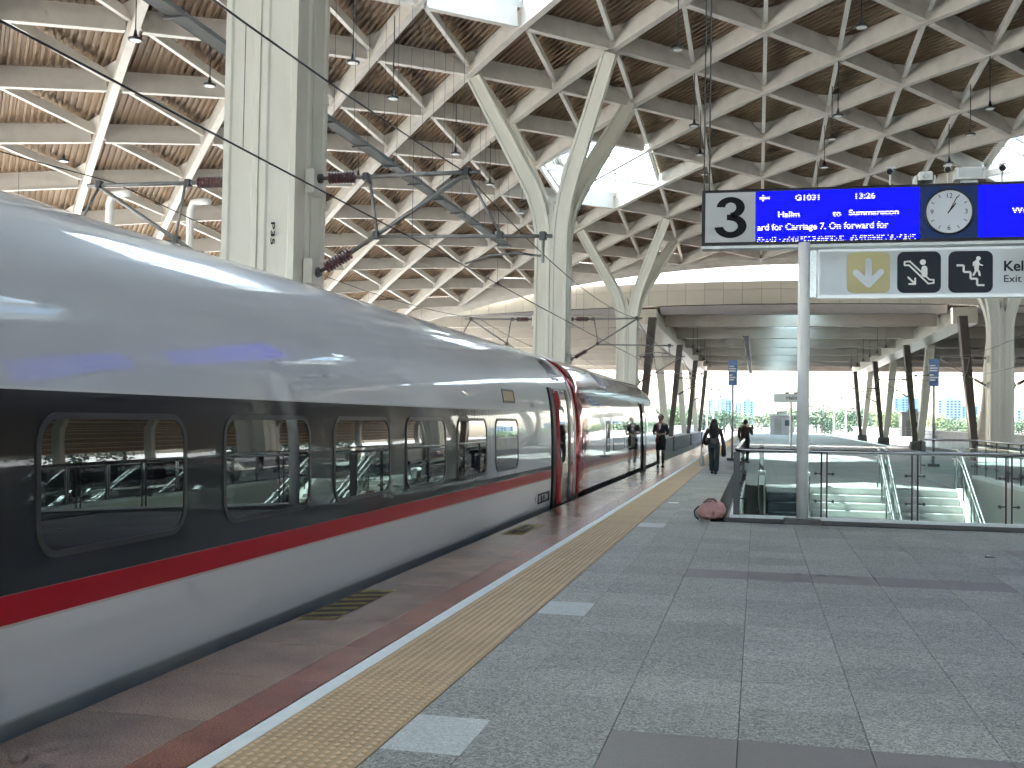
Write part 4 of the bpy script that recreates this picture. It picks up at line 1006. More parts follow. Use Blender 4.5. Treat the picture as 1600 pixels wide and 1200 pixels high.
# ---------------------------------------------------------------- pole signs further along the platform
M['signblue'] = mat('sign_blue', (.03, .12, .33), .4, coat=.3)
def bluepole(px_, py_, Y, label):
    c = atY(px_, py_, Y); x = c.x; r = thing('pole_sign', label, 'sign', (x, Y, 0), 'blue pole signs')
    MB().tube((x, Y, .02), (x, Y, 3.9), .045, 12).obj('pole', M['steel'], r, True); MB().bbox(x-.2, x+.2, Y-.15, Y+.15, 0, .1, .01).obj('base', M['kerb'], r)
    pl = MB().bbox(x-.17, x+.17, Y-.07, Y-.05, 2.9, 3.88, .004).obj('panel', M['signblue'], r)
    for i, (wd, z) in enumerate(((.2, 3.62), (.27, 3.53), (.26, 3.44), (.14, 3.28), (.26, 3.19), (.2, 3.10))): MB().box(x-.15, x-.15+wd, Y-.075, Y-.0715, z, z+.05).obj('text_line', M['white'], pl)
bluepole(1144, 690, 42.6, 'narrow blue pole sign between the walking woman and the man'); bluepole(1458.5, 690, 41.3, 'narrow blue pole sign beyond the stairs below the exit sign')
Y = 66.; a = atY(1209, 615, Y); b = atY(1263, 629, Y); c = (a+b)/2
r = thing('station_name_sign', 'pale station name sign reading Halim on a grey pole behind the round post', 'sign', (c.x, Y, 0))
MB().bbox(a.x, b.x, Y-.08, Y+.08, b.z, a.z, .01).obj('panel', mat('name_panel', (.75, .80, .78), .4), r)
MB().tube((c.x, Y, .02), (c.x, Y, b.z), .06, 12).bbox(c.x-.25, c.x+.25, Y-.2, Y+.2, 0, .12, .01).obj('pole', M['steel'], r)
text_mesh('lettering', 'Halim', .30, (a.x+.72, Y-.085, b.z+.16), (1, 0, 0), (0, 0, 1), M['ink'], r, bold=.004)
MB().box(c.x-.35, c.x-.1, Y-.1, Y+.1, a.z+.005, a.z+.1).box(c.x+.15, c.x+.4, Y-.1, Y+.1, a.z+.005, a.z+.1).obj('lamp', M['dark_steel'], r)

# ---------------------------------------------------------------- people
M['skin'] = mat('skin', (.34, .20, .135), .5); M['hair'] = mat('black_hair', (.012, .010, .010), .4, bump=.5, bscale=90)
def skin_mesh(chains, mt, sub=2):
    """chains: list of lists of (x,y,z,r) ; consecutive equal points are welded to one skeleton"""
    V = []; Rr = []; E = []; idx = {}
    for ch in chains:
        prev = None
        for (x, y, z, rr) in ch:
            key = (round(x, 3), round(y, 3), round(z, 3))
            if key not in idx: idx[key] = len(V); V.append((x, y, z)); Rr.append(rr)
            i = idx[key]
            if prev is not None and prev != i: E.append((prev, i))
            prev = i
    me = bpy.data.meshes.new('skel'); me.from_pydata(V, E, []); o = bpy.data.objects.new('skel', me); S.collection.objects.link(o)
    md = o.modifiers.new('Skin', 'SKIN'); md.use_smooth_shade = True
    lay = me.skin_vertices[0].data
    for i, rr in enumerate(Rr):
        lay[i].radius = rr if isinstance(rr, tuple) else (rr, rr); lay[i].use_root = (i == 0)
    sb = o.modifiers.new('Sub', 'SUBSURF'); sb.levels = sub; sb.render_levels = sub
    dg = bpy.context.evaluated_depsgraph_get(); m2 = bpy.data.meshes.new_from_object(o.evaluated_get(dg)); bpy.data.objects.remove(o)
    m2.materials.clear(); m2.materials.append(mt); m2.polygons.foreach_set('use_smooth', [True]*len(m2.polygons)); return m2
def put(name, me, T, parent):
    me.transform(T); o = bpy.data.objects.new(name, me); return link(o, parent)
def put_mb(name, mb, mt, T, parent, smooth=True):
    mb.V = [T @ v for v in mb.V]; return mb.obj(name, mt, parent, smooth)
def arm_chain(sh, el, wr, ha, r=1.):
    return [(*sh, .058*r), (*el, .043*r), (*wr, .030*r), (*ha, .034*r)]
def fingers(mb, ha, d, side):
    d = Vector(d).normalized(); s = Vector(side).normalized(); ha = Vector(ha)
    for i, l_ in enumerate((.066, .075, .070, .055)):
        b0 = ha+s*(i-1.5)*.018+d*.02; m_ = b0+d*l_*.55; e_ = m_+d*l_*.4+s.cross(d)*.018
        mb.tube(b0, m_, .009, 6, .008); mb.tube(m_, e_, .008, 6, .006)
    b0 = ha-s*.03; m_ = b0-s*.02+d*.035; mb.tube(b0, m_, .010, 6, .009); mb.tube(m_, m_+d*.03, .009, 6, .007)
def head_parts(mb, c, f):
    """nose, ears, mouth, eyes on a head centred at c that faces f (unit vector)"""
    c = Vector(c); f = Vector(f).normalized(); s = f.cross(Vector((0, 0, 1))).normalized()
    mb.ball(c+f*.098+Vector((0, 0, -.012)), .013, .016, .022, 8, 6)
    for k_ in (-1, 1): mb.ball(c+s*k_*.075+Vector((0, 0, -.01)), .014, .02, .032, 8, 6)
    mb.ball(c+f*.085+Vector((0, 0, -.055)), .022, .014, .007, 8, 5)
def body(root, T, sk, hd, facing, hands):
    me = skin_mesh(sk, M['skin']); o = put('body', me, T, root)
    mb = MB(); mb.ball(hd, .076, .094, .115, 14, 10); head_parts(mb, hd, facing)
    for (ha, d, s) in hands: fingers(mb, ha, d, s)
    bm = bmesh.new(); bm.from_mesh(o.data); t = bpy.data.meshes.new('t'); t.from_pydata([tuple(T @ v) for v in mb.V], [], mb.F); bm.from_mesh(t); bm.to_mesh(o.data); bm.free()
    o.data.polygons.foreach_set('use_smooth', [True]*len(o.data.polygons))
    e = MB(); f = Vector(facing).normalized(); s_ = f.cross(Vector((0, 0, 1))).normalized()
    for k_ in (-1, 1): e.ball(Vector(hd)+f*.088+s_*k_*.031+Vector((0, 0, .012)), .012, .010, .007, 8, 5)
    put_mb('eyes', e, M['ink'], T, o); return o
def loft(mb, rings, n=20):
    V = []; Fc = []
    for (cx_, cy_, z, rx, ry) in rings:
        for i in range(n): t = 2*math.pi*i/n; V.append((cx_+rx*math.cos(t), cy_+ry*math.sin(t), z))
    for k_ in range(len(rings)-1):
        for i in range(n): Fc.append((k_*n+i, k_*n+(i+1) % n, (k_+1)*n+(i+1) % n, (k_+1)*n+i))
    Fc += [tuple(range(n-1, -1, -1)), tuple(range((len(rings)-1)*n, len(rings)*n))]; return mb.add(V, Fc)
def torso_chain(hip=.93, sh=1.36, neck=1.45, r=1.): return [(0, 0, hip, (.135*r, .10*r)), (0, 0, hip+.15, (.115*r, .088*r)), (0, .005, hip+.30, (.135*r, .098*r)), (0, 0, sh+.01, (.10*r, .075*r)), (0, .01, neck, .048), (0, .015, neck+.10, .05)]

def T_at(x, y, rot): return Matrix.Translation((x, y, .001)) @ Matrix.Rotation(R(rot), 4, 'Z')
# attendant by the train door, facing the camera (local +y is the way the person faces)
ax, ay = atZ(1032, 731, 0).x, 34.3
T = T_at(ax, ay, 170)
at = thing('person', 'attendant in dark skirt suit with red scarf standing beside the train nose', 'person', (ax, ay, 0))
legs = [[(0, 0, .93, .13), (.085, 0, .84, .088), (.085, .01, .48, .056), (.08, -.005, .28, .05), (.078, -.01, .09, .033), (.08, .09, .045, .03)], [(0, 0, .93, .13), (-.085, 0, .84, .088), (-.085, .01, .48, .056), (-.08, -.005, .28, .05), (-.078, -.01, .09, .033), (-.08, .09, .045, .03)]]
arms = [[(0, 0, 1.37, .09), (.17, 0, 1.35, .055), (.225, .0, 1.10, .042), (.10, .19, 1.06, .030), (.03, .215, 1.06, .032)], [(0, 0, 1.37, .09), (-.17, 0, 1.35, .055), (-.225, .0, 1.10, .042), (-.10, .19, 1.07, .030), (-.03, .225, 1.08, .032)]]
sk = [torso_chain()[:3]+[(0, 0, 1.37, .09), (0, .01, 1.45, .048), (0, .015, 1.55, .05)]]+legs+arms
body(at, T, sk, (0, .02, 1.575), (0, 1, 0), [((.03, .215, 1.06), (-1, .15, -.1), (0, .2, 1)), ((-.03, .225, 1.08), (1, .15, -.1), (0, .2, 1))])
M['suit'] = mat('dark_navy_suit', (.014, .016, .026), .7, bump=.3); M['scarf'] = mat('red_scarf', (.20, .018, .03), .6); M['stocking'] = mat('black_stockings', (.02, .017, .018), .5)
mb = MB(); loft(mb, [(0, .005, .56, .155, .12), (0, .0, .75, .165, .13), (0, 0, .90, .170, .128), (0, 0, 1.02, .132, .11)]); put_mb('skirt', mb, M['suit'], T, at)
mb = MB(); loft(mb, [(0, 0, .88, .172, .132), (0, 0, .98, .145, .115), (0, .005, 1.08, .135, .108), (0, .01, 1.22, .165, .13), (0, .0, 1.34, .185, .105), (0, .0, 1.40, .10, .075)]); jk = put_mb('jacket', mb, M['suit'], T, at)
for s_ in (-1, 1):
    put('sleeve', skin_mesh([[(s_*.14, 0, 1.36, .07), (s_*.175, 0, 1.33, .066), (s_*.228, .0, 1.10, .055), (s_*.165, .10, 1.075, .045)]], M['suit'], 2), T, jk)
mb = MB(); mb.add([(-.055, .128, 1.40), (.055, .128, 1.40), (.035, .142, 1.28), (0, .146, 1.19), (-.035, .142, 1.28)], [(0, 1, 2, 3, 4)]); put_mb('blouse', mb, M['white'], T, at, False)
mb = MB(); mb.sweep([Vector((.06, -.01, 1.45)), Vector((.08, .10, 1.40)), Vector((.05, .165, 1.25)), Vector((.05, .18, 1.10)), Vector((.06, .17, .95)), Vector((.06, .165, .80))], [(-.03, -.012), (.03, -.012), (.03, .012), (-.03, .012)], (1, 0, 0)); put_mb('scarf', mb, M['scarf'], T, at)
for s_ in (-1, 1):
    put('stocking', skin_mesh([[(s_*.085, 0, .70, .078), (s_*.085, .01, .48, .060), (s_*.08, -.005, .28, .054), (s_*.078, -.01, .10, .037)]], M['stocking'], 1), T, at)
    mb = MB(); mb.ball((s_*.08, .06, .04), .042, .125, .036, 12, 8); mb.tube((s_*.08, -.045, 0), (s_*.08, -.04, .06), .012, 8, .022); put_mb('shoe', mb, M['black'], T, at)
mb = MB(); mb.ball((0, -.005, 1.60), .088, .10, .105, 14, 10); mb.ball((0, -.10, 1.57), .05, .045, .05, 10, 8); put_mb('hair', mb, M['hair'], T, at)

# woman walking away along the tactile strip
wx, wy = atZ(1115, 741, 0).x, atZ(1115, 741, 0).y
T = T_at(wx, wy, -4)
wm = thing('person', 'woman with long dark hair walking away carrying bags', 'person', (wx, wy, 0))
legs = [[(0, 0, .88, .125), (.085, 0, .80, .085), (.075, .06, .44, .056), (.06, -.02, .12, .036), (.06, .06, .04, .03)], [(0, 0, .88, .125), (-.085, 0, .80, .085), (-.08, .10, .45, .056), (-.07, .20, .12, .036), (-.07, .30, .05, .03)]]
arms = [[(0, 0, 1.29, .085), (.165, 0, 1.27, .05), (.235, -.05, 1.02, .04), (.26, .02, .80, .028), (.26, .04, .73, .032)], [(0, 0, 1.29, .085), (-.165, 0, 1.27, .05), (-.26, -.04, 1.02, .04), (-.33, .06, .82, .028), (-.345, .07, .75, .032)]]
sk = [[(0, 0, .88, .125), (0, 0, 1.02, (.11, .085)), (0, .005, 1.16, (.13, .095)), (0, 0, 1.29, .085), (0, .01, 1.37, .046), (0, .015, 1.45, .048)]]+legs+arms
body(wm, T, sk, (0, .02, 1.455), (0, 1, 0), [((.26, .04, .73), (0, .1, -1), (0, 1, 0)), ((-.345, .07, .75), (0, .1, -1), (0, 1, 0))])
M['vest'] = mat('grey_blouse', (.10, .10, .105), .8, bump=.4); M['jeans'] = mat('teal_trousers', (.055, .085, .105), .8, bump=.4, var=.1); M['sleeve'] = mat('brown_sleeves', (.075, .06, .055), .8)
mb = MB(); loft(mb, [(0, 0, .83, .172, .158), (0, 0, .92, .156, .146), (0, 0, 1.02, .13, .105), (0, .005, 1.15, .150, .118), (0, 0, 1.27, .17, .10), (0, 0, 1.33, .09, .07)]); vs_ = put_mb('blouse', mb, M['vest'], T, wm)
for s_, el, wr in ((1, (.238, -.05, 1.02), (.262, .02, .81)), (-1, (-.264, -.04, 1.02), (-.333, .06, .83))):
    put('sleeve', skin_mesh([[(s_*.14, 0, 1.28, .065), (s_*.17, 0, 1.25, .062), (*el, .050), (*wr, .038)]], M['sleeve'], 2), T, vs_)
mb = MB(); loft(mb, [(0, 0, .72, .165, .14), (0, 0, .80, .170, .152), (0, 0, .90, .15, .138)]); tr = put_mb('trousers', mb, M['jeans'], T, wm)
put('trouser_leg', skin_mesh([[(.085, 0, .82, .097), (.077, .06, .44, .076), (.062, -.02, .06, .082)]], M['jeans'], 2), T, tr); put('trouser_leg', skin_mesh([[(-.085, 0, .82, .097), (-.08, .10, .45, .074), (-.07, .20, .07, .080)]], M['jeans'], 2), T, tr)
for (x_, y_) in ((.06, .03), (-.07, .27)): mb = MB(); mb.ball((x_, y_, .035), .042, .12, .034, 12, 8); put_mb('shoe', mb, M['black'], T, wm)
mb = MB(); mb.ball((0, -.005, 1.475), .092, .108, .105, 14, 10); loft(mb, [(0, -.085, 1.02, .035, .02), (0, -.095, 1.12, .10, .045), (0, -.09, 1.26, .125, .065), (0, -.06, 1.38, .115, .075), (0, -.02, 1.48, .095, .09)]); put_mb('hair', mb, M['hair'], T, wm)
def local_thing(name, label, cat, T, c): p_ = T @ Vector(c); return thing(name, label, cat, p_)
sb = local_thing('shoulder_bag', 'black shoulder bag hanging at the walking woman\'s hip beside the train', 'bag', T, (-.20, -.06, .85))
mb = MB(); mb.ball((-.19, -.09, .93), .10, .075, .125, 14, 10, Matrix.Rotation(R(25), 3, 'Y')); put_mb('pouch', mb, M['black'], T, sb)
mb = MB(); mb.path([Vector((-.24, -.08, 1.03)), Vector((-.185, -.06, 1.2)), Vector((-.13, -.01, 1.335)), Vector((-.10, .08, 1.28))], .012, 6); put_mb('strap', mb, M['black'], T, sb)
cb = local_thing('carry_bag', 'black soft bag held in the walking woman\'s hand away from the train', 'bag', T, (.27, .02, .45))
mb = MB(); loft(mb, [(.27, .02, .50, .055, .10), (.27, .02, .56, .072, .125), (.27, .02, .80, .065, .115), (.265, .02, .97, .03, .07)]); put_mb('pouch', mb, M['black'], T, cb)
mb = MB(); mb.path([Vector((.265, -.05, .94)), Vector((.262, .0, 1.03)), Vector((.262, .06, .94))], .010, 6); put_mb('handle', mb, M['black'], T, cb)
pb = local_thing('plastic_bag', 'pale see-through carrier bag dangling from the walking woman\'s other hand', 'bag', T, (-.345, .07, .2))
mb = MB(); loft(mb, [(-.335, .07, .22, .045, .06), (-.335, .07, .25, .07, .085), (-.34, .07, .42, .06, .075), (-.345, .07, .62, .018, .02), (-.345, .07, .73, .012, .012)], 12); put_mb('pouch', mb, mat('pale_plastic', (.55, .56, .56), .3), T, pb)

# man with phone behind the railing
mx_, my = -.42, 40.0
T = T_at(mx_, my, -30)
mn = thing('person', 'man in dark brown shirt holding up a phone behind the glass railing', 'person', (mx_, my, 0))
legs = [[(0, 0, .90, .13), (.09, 0, .82, .09), (.09, .03, .46, .058), (.09, 0, .10, .038), (.09, .09, .045, .035)], [(0, 0, .90, .13), (-.09, 0, .82, .09), (-.09, .02, .46, .058), (-.09, -.02, .10, .038), (-.09, .07, .045, .035)]]
arms = [[(0, 0, 1.31, .095), (.19, 0, 1.29, .06), (.25, .05, 1.04, .048), (.13, .28, 1.16, .033), (.10, .31, 1.22, .036)], [(0, 0, 1.31, .095), (-.19, 0, 1.29, .06), (-.26, -.02, 1.03, .048), (-.25, .08, .80, .033), (-.25, .10, .73, .036)]]
sk = [[(0, 0, .90, .13), (0, 0, 1.05, (.125, .10)), (0, 0, 1.19, (.145, .11)), (0, 0, 1.31, .095), (0, .015, 1.39, .056), (0, .03, 1.46, .056)]]+legs+arms
body(mn, T, sk, (0, .04, 1.475), (.3, 1, -.15), [((.10, .31, 1.22), (-.3, .2, 1), (1, 0, .2)), ((-.25, .10, .73), (0, .1, -1), (0, 1, 0))])
M['brownshirt'] = mat('dark_brown_shirt', (.045, .03, .026), .85, bump=.4); M['darktrouser'] = mat('charcoal_trousers', (.022, .022, .026), .85)
mb = MB(); loft(mb, [(0, 0, .84, .172, .135), (0, 0, .98, .165, .13), (0, 0, 1.12, .165, .132), (0, 0, 1.27, .198, .118), (0, 0, 1.345, .11, .08)]); sh_ = put_mb('shirt', mb, M['brownshirt'], T, mn)
put('sleeve', skin_mesh([[(.15, 0, 1.30, .078), (.195, 0, 1.27, .074), (.252, .05, 1.06, .060), (.18, .18, 1.10, .048)]], M['brownshirt'], 2), T, sh_); put('sleeve', skin_mesh([[(-.15, 0, 1.30, .078), (-.195, 0, 1.27, .074), (-.262, -.02, 1.05, .060), (-.252, .05, .88, .046)]], M['brownshirt'], 2), T, sh_)
for s_ in (-1, 1):
    put('trouser_leg', skin_mesh([[(s_*.06, 0, .90, .13), (s_*.09, 0, .80, .10), (s_*.09, .02, .46, .076), (s_*.09, -.01, .06, .062)]], M['darktrouser'], 2), T, mn)
    mb = MB(); mb.ball((s_*.09, .06, .04), .045, .13, .038, 12, 8); put_mb('shoe', mb, M['black'], T, mn)
mb = MB(); mb.ball((0, .022, 1.497), .080, .096, .098, 14, 10); put_mb('hair', mb, M['hair'], T, mn)
ph = local_thing('phone', 'dark phone in the raised hand of the man behind the railing', 'phone', T, (.09, .33, 1.22))
mb = MB(); mb.bbox(.055, .13, .335, .345, 1.22, 1.37, .003); put_mb('case', mb, M['black'], T, ph, False); mb = MB(); mb.box(.06, .125, .332, .3345, 1.23, 1.36); put_mb('screen', mb, M['winglass'], T, ph, False)

# pink duffel bag against the railing corner
M['pink'] = mat('dusty_pink_nylon', (.64, .34, .32), .6, var=.12, vscale=14, bump=.6, bscale=18); M['pinkdark'] = mat('pink_piping', (.22, .09, .09), .6)
g = Vector((-.66, 16.72, 0)); bag = thing('duffel_bag', 'slumped dusty pink duffel bag on the floor by the railing corner', 'bag', g)
def blob(c, rx, ry, rz, p_=2.6, nu=40, nv=24, rot=None, wob=.05):
    V = []; Fc = []; rn = random.Random(5)
    ph_ = [rn.uniform(0, 6) for _ in range(6)]
    for j in range(nv+1):
        v = math.pi*j/nv-math.pi/2
        for i in range(nu):
            u = 2*math.pi*i/nu; cs = lambda a: math.copysign(abs(math.cos(a))**(2/p_), math.cos(a)); sn = lambda a: math.copysign(abs(math.sin(a))**(2/p_), math.sin(a))
            w_ = 1+wob*(math.sin(3*u+ph_[0]+2*v)*.5+math.sin(5*u+ph_[1]-3*v)*.3+math.sin(9*v+ph_[2]+2*u)*.35)
            q = Vector((rx*cs(v)*cs(u), ry*cs(v)*sn(u), rz*sn(v)))*w_
            if rot: q = rot @ q
            V.append(Vector(c)+q)
    for j in range(nv):
        for i in range(nu): Fc.append((j*nu+i, j*nu+(i+1) % nu, (j+1)*nu+(i+1) % nu, (j+1)*nu+i))
    return V, Fc
V, Fc = blob(g+Vector((0, 0, .138)), .215, .14, .145, 2.5, rot=Matrix.Rotation(R(-14), 3, 'Y'), wob=.07)
mb = MB(); mb.add([Vector((v.x, v.y, max(v.z, .002+.01*abs(math.sin(v.x*40))))) for v in V], Fc); mb.obj('body', M['pink'], bag, True)
V, Fc = blob(g+Vector((-.06, -.115, .12)), .11, .035, .085, 3, 28, 14, wob=.05); MB().add(V, Fc).obj('pocket', M['pink'], bag, True)
for k_ in (-1, 1):
    pts = [g+Vector((-.12, k_*.07, .26)), g+Vector((-.07, k_*.08, .31)), g+Vector((.02, k_*.07, .315)), g+Vector((.08, k_*.06, .27))]; MB().path(pts, .011, 6).obj('handle', M['pinkdark'], bag, True)
MB().path([g+Vector((-.20, .02, .20)), g+Vector((-.265, -.02, .13)), g+Vector((-.25, -.05, .05)), g+Vector((-.20, -.09, .012))], .014, 6).obj('strap', M['black'], bag, True)
MB().path([g+Vector((.10, -.02, .285)), g+Vector((.17, -.06, .24)), g+Vector((.22, -.07, .16))], .010, 6).obj('piping', mat('pale_pink', (.55, .36, .34), .5), bag, True)
MB().path([g+Vector((-.14, -.05, .265)), g+Vector((-.03, -.07, .283)), g+Vector((.09, -.05, .275))], .006, 5).obj('zip', M['black'], bag, True)
# scraps of litter on the paving
for n_, (px_, py_, lb) in enumerate(((1548, 872, 'small dark and white scrap lying on the grey paving at right'), (1052, 786, 'flat white paper scrap on the paving near the tactile strip'))):
    c = atZ(px_, py_, 0); r_ = thing('litter', lb, 'litter', c)
    if n_ == 0: MB().add([(c.x-.07, c.y-.03, .003), (c.x+.05, c.y-.05, .012), (c.x+.08, c.y+.03, .004), (c.x-.05, c.y+.05, .02)], [(0, 1, 2), (0, 2, 3)]).obj('scrap', M['black'], r_); MB().add([(c.x-.05, c.y-.03, .022), (c.x-.01, c.y-.04, .026), (c.x-.01, c.y+.02, .03), (c.x-.05, c.y+.01, .024)], [(0, 1, 2, 3)]).obj('scrap', M['white'], r_)
    else: MB().add([(c.x-.10, c.y-.10, .004), (c.x+.08, c.y-.12, .004), (c.x+.11, c.y+.12, .010), (c.x-.08, c.y+.14, .005)], [(0, 1, 2, 3)]).obj('scrap', M['white'], r_)

# ---------------------------------------------------------------- overhead line equipment
def insul(mb, a, b, r=.085, n=8):
    prof = [(0, .03), (.06, .035)]
    for i in range(n):
        t = .08+.84*i/n; prof += [(t, .04), (t+.02, r), (t+.06, r*.95), (t+.08, .04)]
    prof += [(.95, .035), (1, .03)]; mb.lathe(a, b, prof, 14)
def cantilever(x, y, s, label, reach=3.9):
    """arm on the +x (s=1) or -x (s=-1) face of a column at x"""
    r = thing('cantilever_bracket', label, 'cantilever arm', (x, y, 5.4), 'overhead line arms'); f = lambda d, z, dy=0: Vector((x+s*d, y+dy, z))
    [MB().box(min(x, x+s*.16), max(x, x+s*.16), y-.2, y+.2, z_, z_+.4).obj('bracket', M['column'], r) for z_ in (5.18, 3.68)]
    for (a, b) in ((f(.30, 5.45), f(.86, 5.45)), (f(.28, 3.92), f(.80, 4.22))):
        mb = MB(); insul(mb, a, b, .10, 9); mb.obj('insulator', M['insulator'], r, True)
    MB().tube(f(.12, 5.45), f(.32, 5.45), .032).lathe(f(.14, 5.45), f(.22, 5.45), [(0, .08), (1, .08)], 10).tube(f(.12, 3.85), f(.30, 3.93), .032).lathe(f(.14, 3.86), f(.22, 3.89), [(0, .08), (1, .08)], 10).obj('hinge', M['dark_steel'], r)
    MB().tube(f(.84, 5.45), f(2.95, 5.47), .036).obj('top_tube', M['tube_steel'], r, True)
    MB().tube(f(.78, 4.21), f(2.72, 5.44), .036).obj('diagonal_tube', M['tube_steel'], r, True)
    MB().tube(f(1.25, 4.45), f(4.15, 4.40), .030).obj('registration_tube', M['tube_steel'], r, True)
    [MB().tube(f(a_, 5.41), f(b_, 4.46), .025).obj('brace', M['tube_steel'], r, True) for a_, b_ in ((1.06, 1.22), (2.74, 3.30))]
    for c in (f(2.72, 5.48), f(1.2, 4.47), f(3.3, 4.42), f(4.0, 4.40), f(1.0, 5.45)): MB().bbox(c.x-.055, c.x+.055, c.y-.06, c.y+.06, c.z-.06, c.z+.07, .015).obj('clamp', M['dark_steel'], r)
    MB().tube(f(4.0, 4.42), f(4.0, 3.98), .028).obj('drop_tube', M['tube_steel'], r)
    MB().path([f(4.0, 4.08), f(3.55, 4.14), f(3.1, 4.10), f(2.72, 3.98)], .018, 6).obj('steady_arm', M['tube_steel'], r, True)
    return r
cantilever(-7.35, 16.7, 1, 'steel overhead line arm with brown insulators above the nearest train car')
cantilever(-8.60, 16.7, -1, 'overhead line arm on the hidden side of the P35 column, reaching left')
cantilever(-7.35, 41.9, 1, 'overhead line arm on the second branching column'); cantilever(-8.6, 41.9, -1, 'overhead line arm on the track side of the second column, reaching left')
cantilever(-7.35, 67.1, 1, 'overhead line arm on the column above the train nose'); cantilever(-7.4, 100, 1, 'overhead line arm on the second forked leg past the train nose')
cantilever(-7.4, 126, 1, 'overhead line arm on the third forked leg past the train nose')
cantilever(13.1, 67.1, -1, 'overhead line arm on the column below the exit sign'); cantilever(13.2, 100, -1, 'overhead line arm on the second forked leg of the stair side'); cantilever(14.35, 67.1, 1, 'overhead line arm reaching right from the column below the exit sign')
cantilever(13.2, 126, -1, 'overhead line arm on the third forked leg of the stair side')
SUP = [-8.5, 16.7, 41.9, 67.1, 100, 126, 151, 200, 250, 300]
def wire(x, z, sag, r, label, grp='overhead wires'):
    pts = []
    for a, b in zip(SUP[:-1], SUP[1:]):
        for i in range(10):
            t = i/10; pts.append(Vector((x, a+(b-a)*t, z-4*sag*t*(1-t))))
    pts.append(Vector((x, SUP[-1], z)))
    mb = MB(); mb.path(pts, r, 6)
    o = thing('overhead_wire', label, 'wire', (x, 16.7, z), grp); mb.obj('strand', M['wire'], o, True); return o
def track_wires(x, nm):
    o = wire(x, 5.50, .42, .011, f'messenger wire, upper of the two overhead wires above {nm}'); wire(x, 3.98, .02, .010, f'contact wire, lower of the two overhead wires above {nm}')
    for a, b in zip(SUP[:4], SUP[1:5]):
        for t in (.1, .3, .5, .7, .9): y = a+(b-a)*t; MB().tube((x, y, 3.98), (x, y, 5.50-4*.42*t*(1-t)), .004, 4).obj('dropper', M['wire'], o)
track_wires(-4.70, 'the silver train'); track_wires(-11.0, 'the track behind the train'); track_wires(10.5, 'the track beyond the stairs'); track_wires(17., 'the farthest track on the stair side')
# cable tray under the roof
p0, p1 = atX(265, 0, -10.6), atX(345, 66, -10.6); tr_ = thing('cable_tray', 'grey ladder cable tray slung under the roof behind the P35 column', 'cable tray', (-10.6, 25, 8.9))
for dx in (-.17, .17): MB().beam((-10.6+dx, 12, 8.85), (-10.6+dx, 45, 8.85), .02, .1).obj('side_rail', M['tray'], tr_)
MB().box(-10.76, -10.44, 12, 45, 8.855, 8.87).obj('base', M['tray'], tr_)
for i in range(14): y = 13+i*2.4; MB().tube((-10.4, y, 8.85), (-10.4, y, zr(-10.6, y)+.3), .006, 4).tube((-10.8, y, 8.85), (-10.8, y, zr(-10.6, y)+.3), .006, 4).box(-10.85, -10.35, y-.03, y+.03, 8.80, 8.845).obj('hanger', M['dark_steel'], tr_)
tr2 = thing('cable_tray', 'dark ladder tray hanging below the far canopy over the platform', 'cable tray', (-.9, 110, 8))
for dx in (-.2, .2): MB().beam((-.9+dx, 84, 8.0), (-.9+dx, 150, 8.0), .04, .12).obj('side_rail', M['dark_steel'], tr2)
mb = MB()
for i in range(72): mb.box(-1.08, -.72, 84.5+i*.9, 84.7+i*.9, 8.02, 8.1)
mb.obj('rungs', M['dark_steel'], tr2, kind='stuff')
# rain pipes on the far left roof edge
for (x, y, lb) in ((-25.6, 38.5, 'bent white rain pipe hanging under the roof at far left'), (-24.0, 42., 'white rain pipe elbow between the roof edge and the P35 column')):
    z = zr(x, y)-.75; o = thing('rain_pipe', lb, 'pipe', (x, y, 0)); MB().path([Vector((x+.9, y, z)), Vector((x+.5, y, z)), Vector((x+.1, y, z-.05)), Vector((x, y, z-.4)), Vector((x, y, z-2)), Vector((x, y, 0))], .16, 10).obj('run', M['white'], o, True)
# pendant lamps under the great roof
def pendant(x, y, z, label, top=None, r=.20):
    zt_ = top if top else zr(x, y)+.25; o = thing('pendant_lamp', label, 'lamp', (x, y, z), 'pendant lamps under the roof')
    MB().tube((x, y, z+.25), (x, y, zt_), .018, 6).obj('rod', M['dark_steel'], o); MB().lathe((x, y, z+.3), (x, y, z), [(0, .03), (.3, .045), (.5, .06), (.75, .07), (.8, r), (1, r), (1, r-.03)], 16).obj('shade', M['dark_steel'], o, True)
    MB().lathe((x, y, z+.012), (x, y, z-.004), [(0, r-.04), (1, r-.05)], 16).obj('lens', M['lampwhite'], o)
ln = {-2.53: 'left of the display board', 2.87: 'above the clock', 8.2: 'above the right end of the board', -11.75: 'between the P35 column and the second column', -17.1: 'left of the P35 column', -25.9: 'over the far left edge'}
for X, ys in ((-2.53, (33.6, 42.5, 47.2, 51., 56.5)), (2.87, (32.6, 42., 45.4, 50.4, 56)), (8.2, (32.6, 41.9, 45.6, 50.5)), (-11.75, (29.6, 33.2, 40.7, 46.3, 53)), (-17.1, (26.7, 30.9, 38., 44)), (-25.9, (35.9,))):
    nm = ('nearest', 'second', 'third', 'fourth', 'fifth')
    for i, y in enumerate(ys): pendant(X, y, 13.1 if X > -8 else (11.9 if X > -20 else 11.0), f'{nm[i]} round pendant lamp of the row {ln[X]}')
n_ = 0
for x in (-5, 9.5):
    for y in (86, 92, 98, 104, 110, 117):
        on = ('first', 'second', 'third', 'fourth', 'fifth', 'sixth')[n_ % 6]; n_ += 1; pendant(x, y, 7.3, f'{on} small pendant lamp on a long rod under the far canopy '+('near the train' if x < 0 else 'on the stair side'), 10.3, .14)

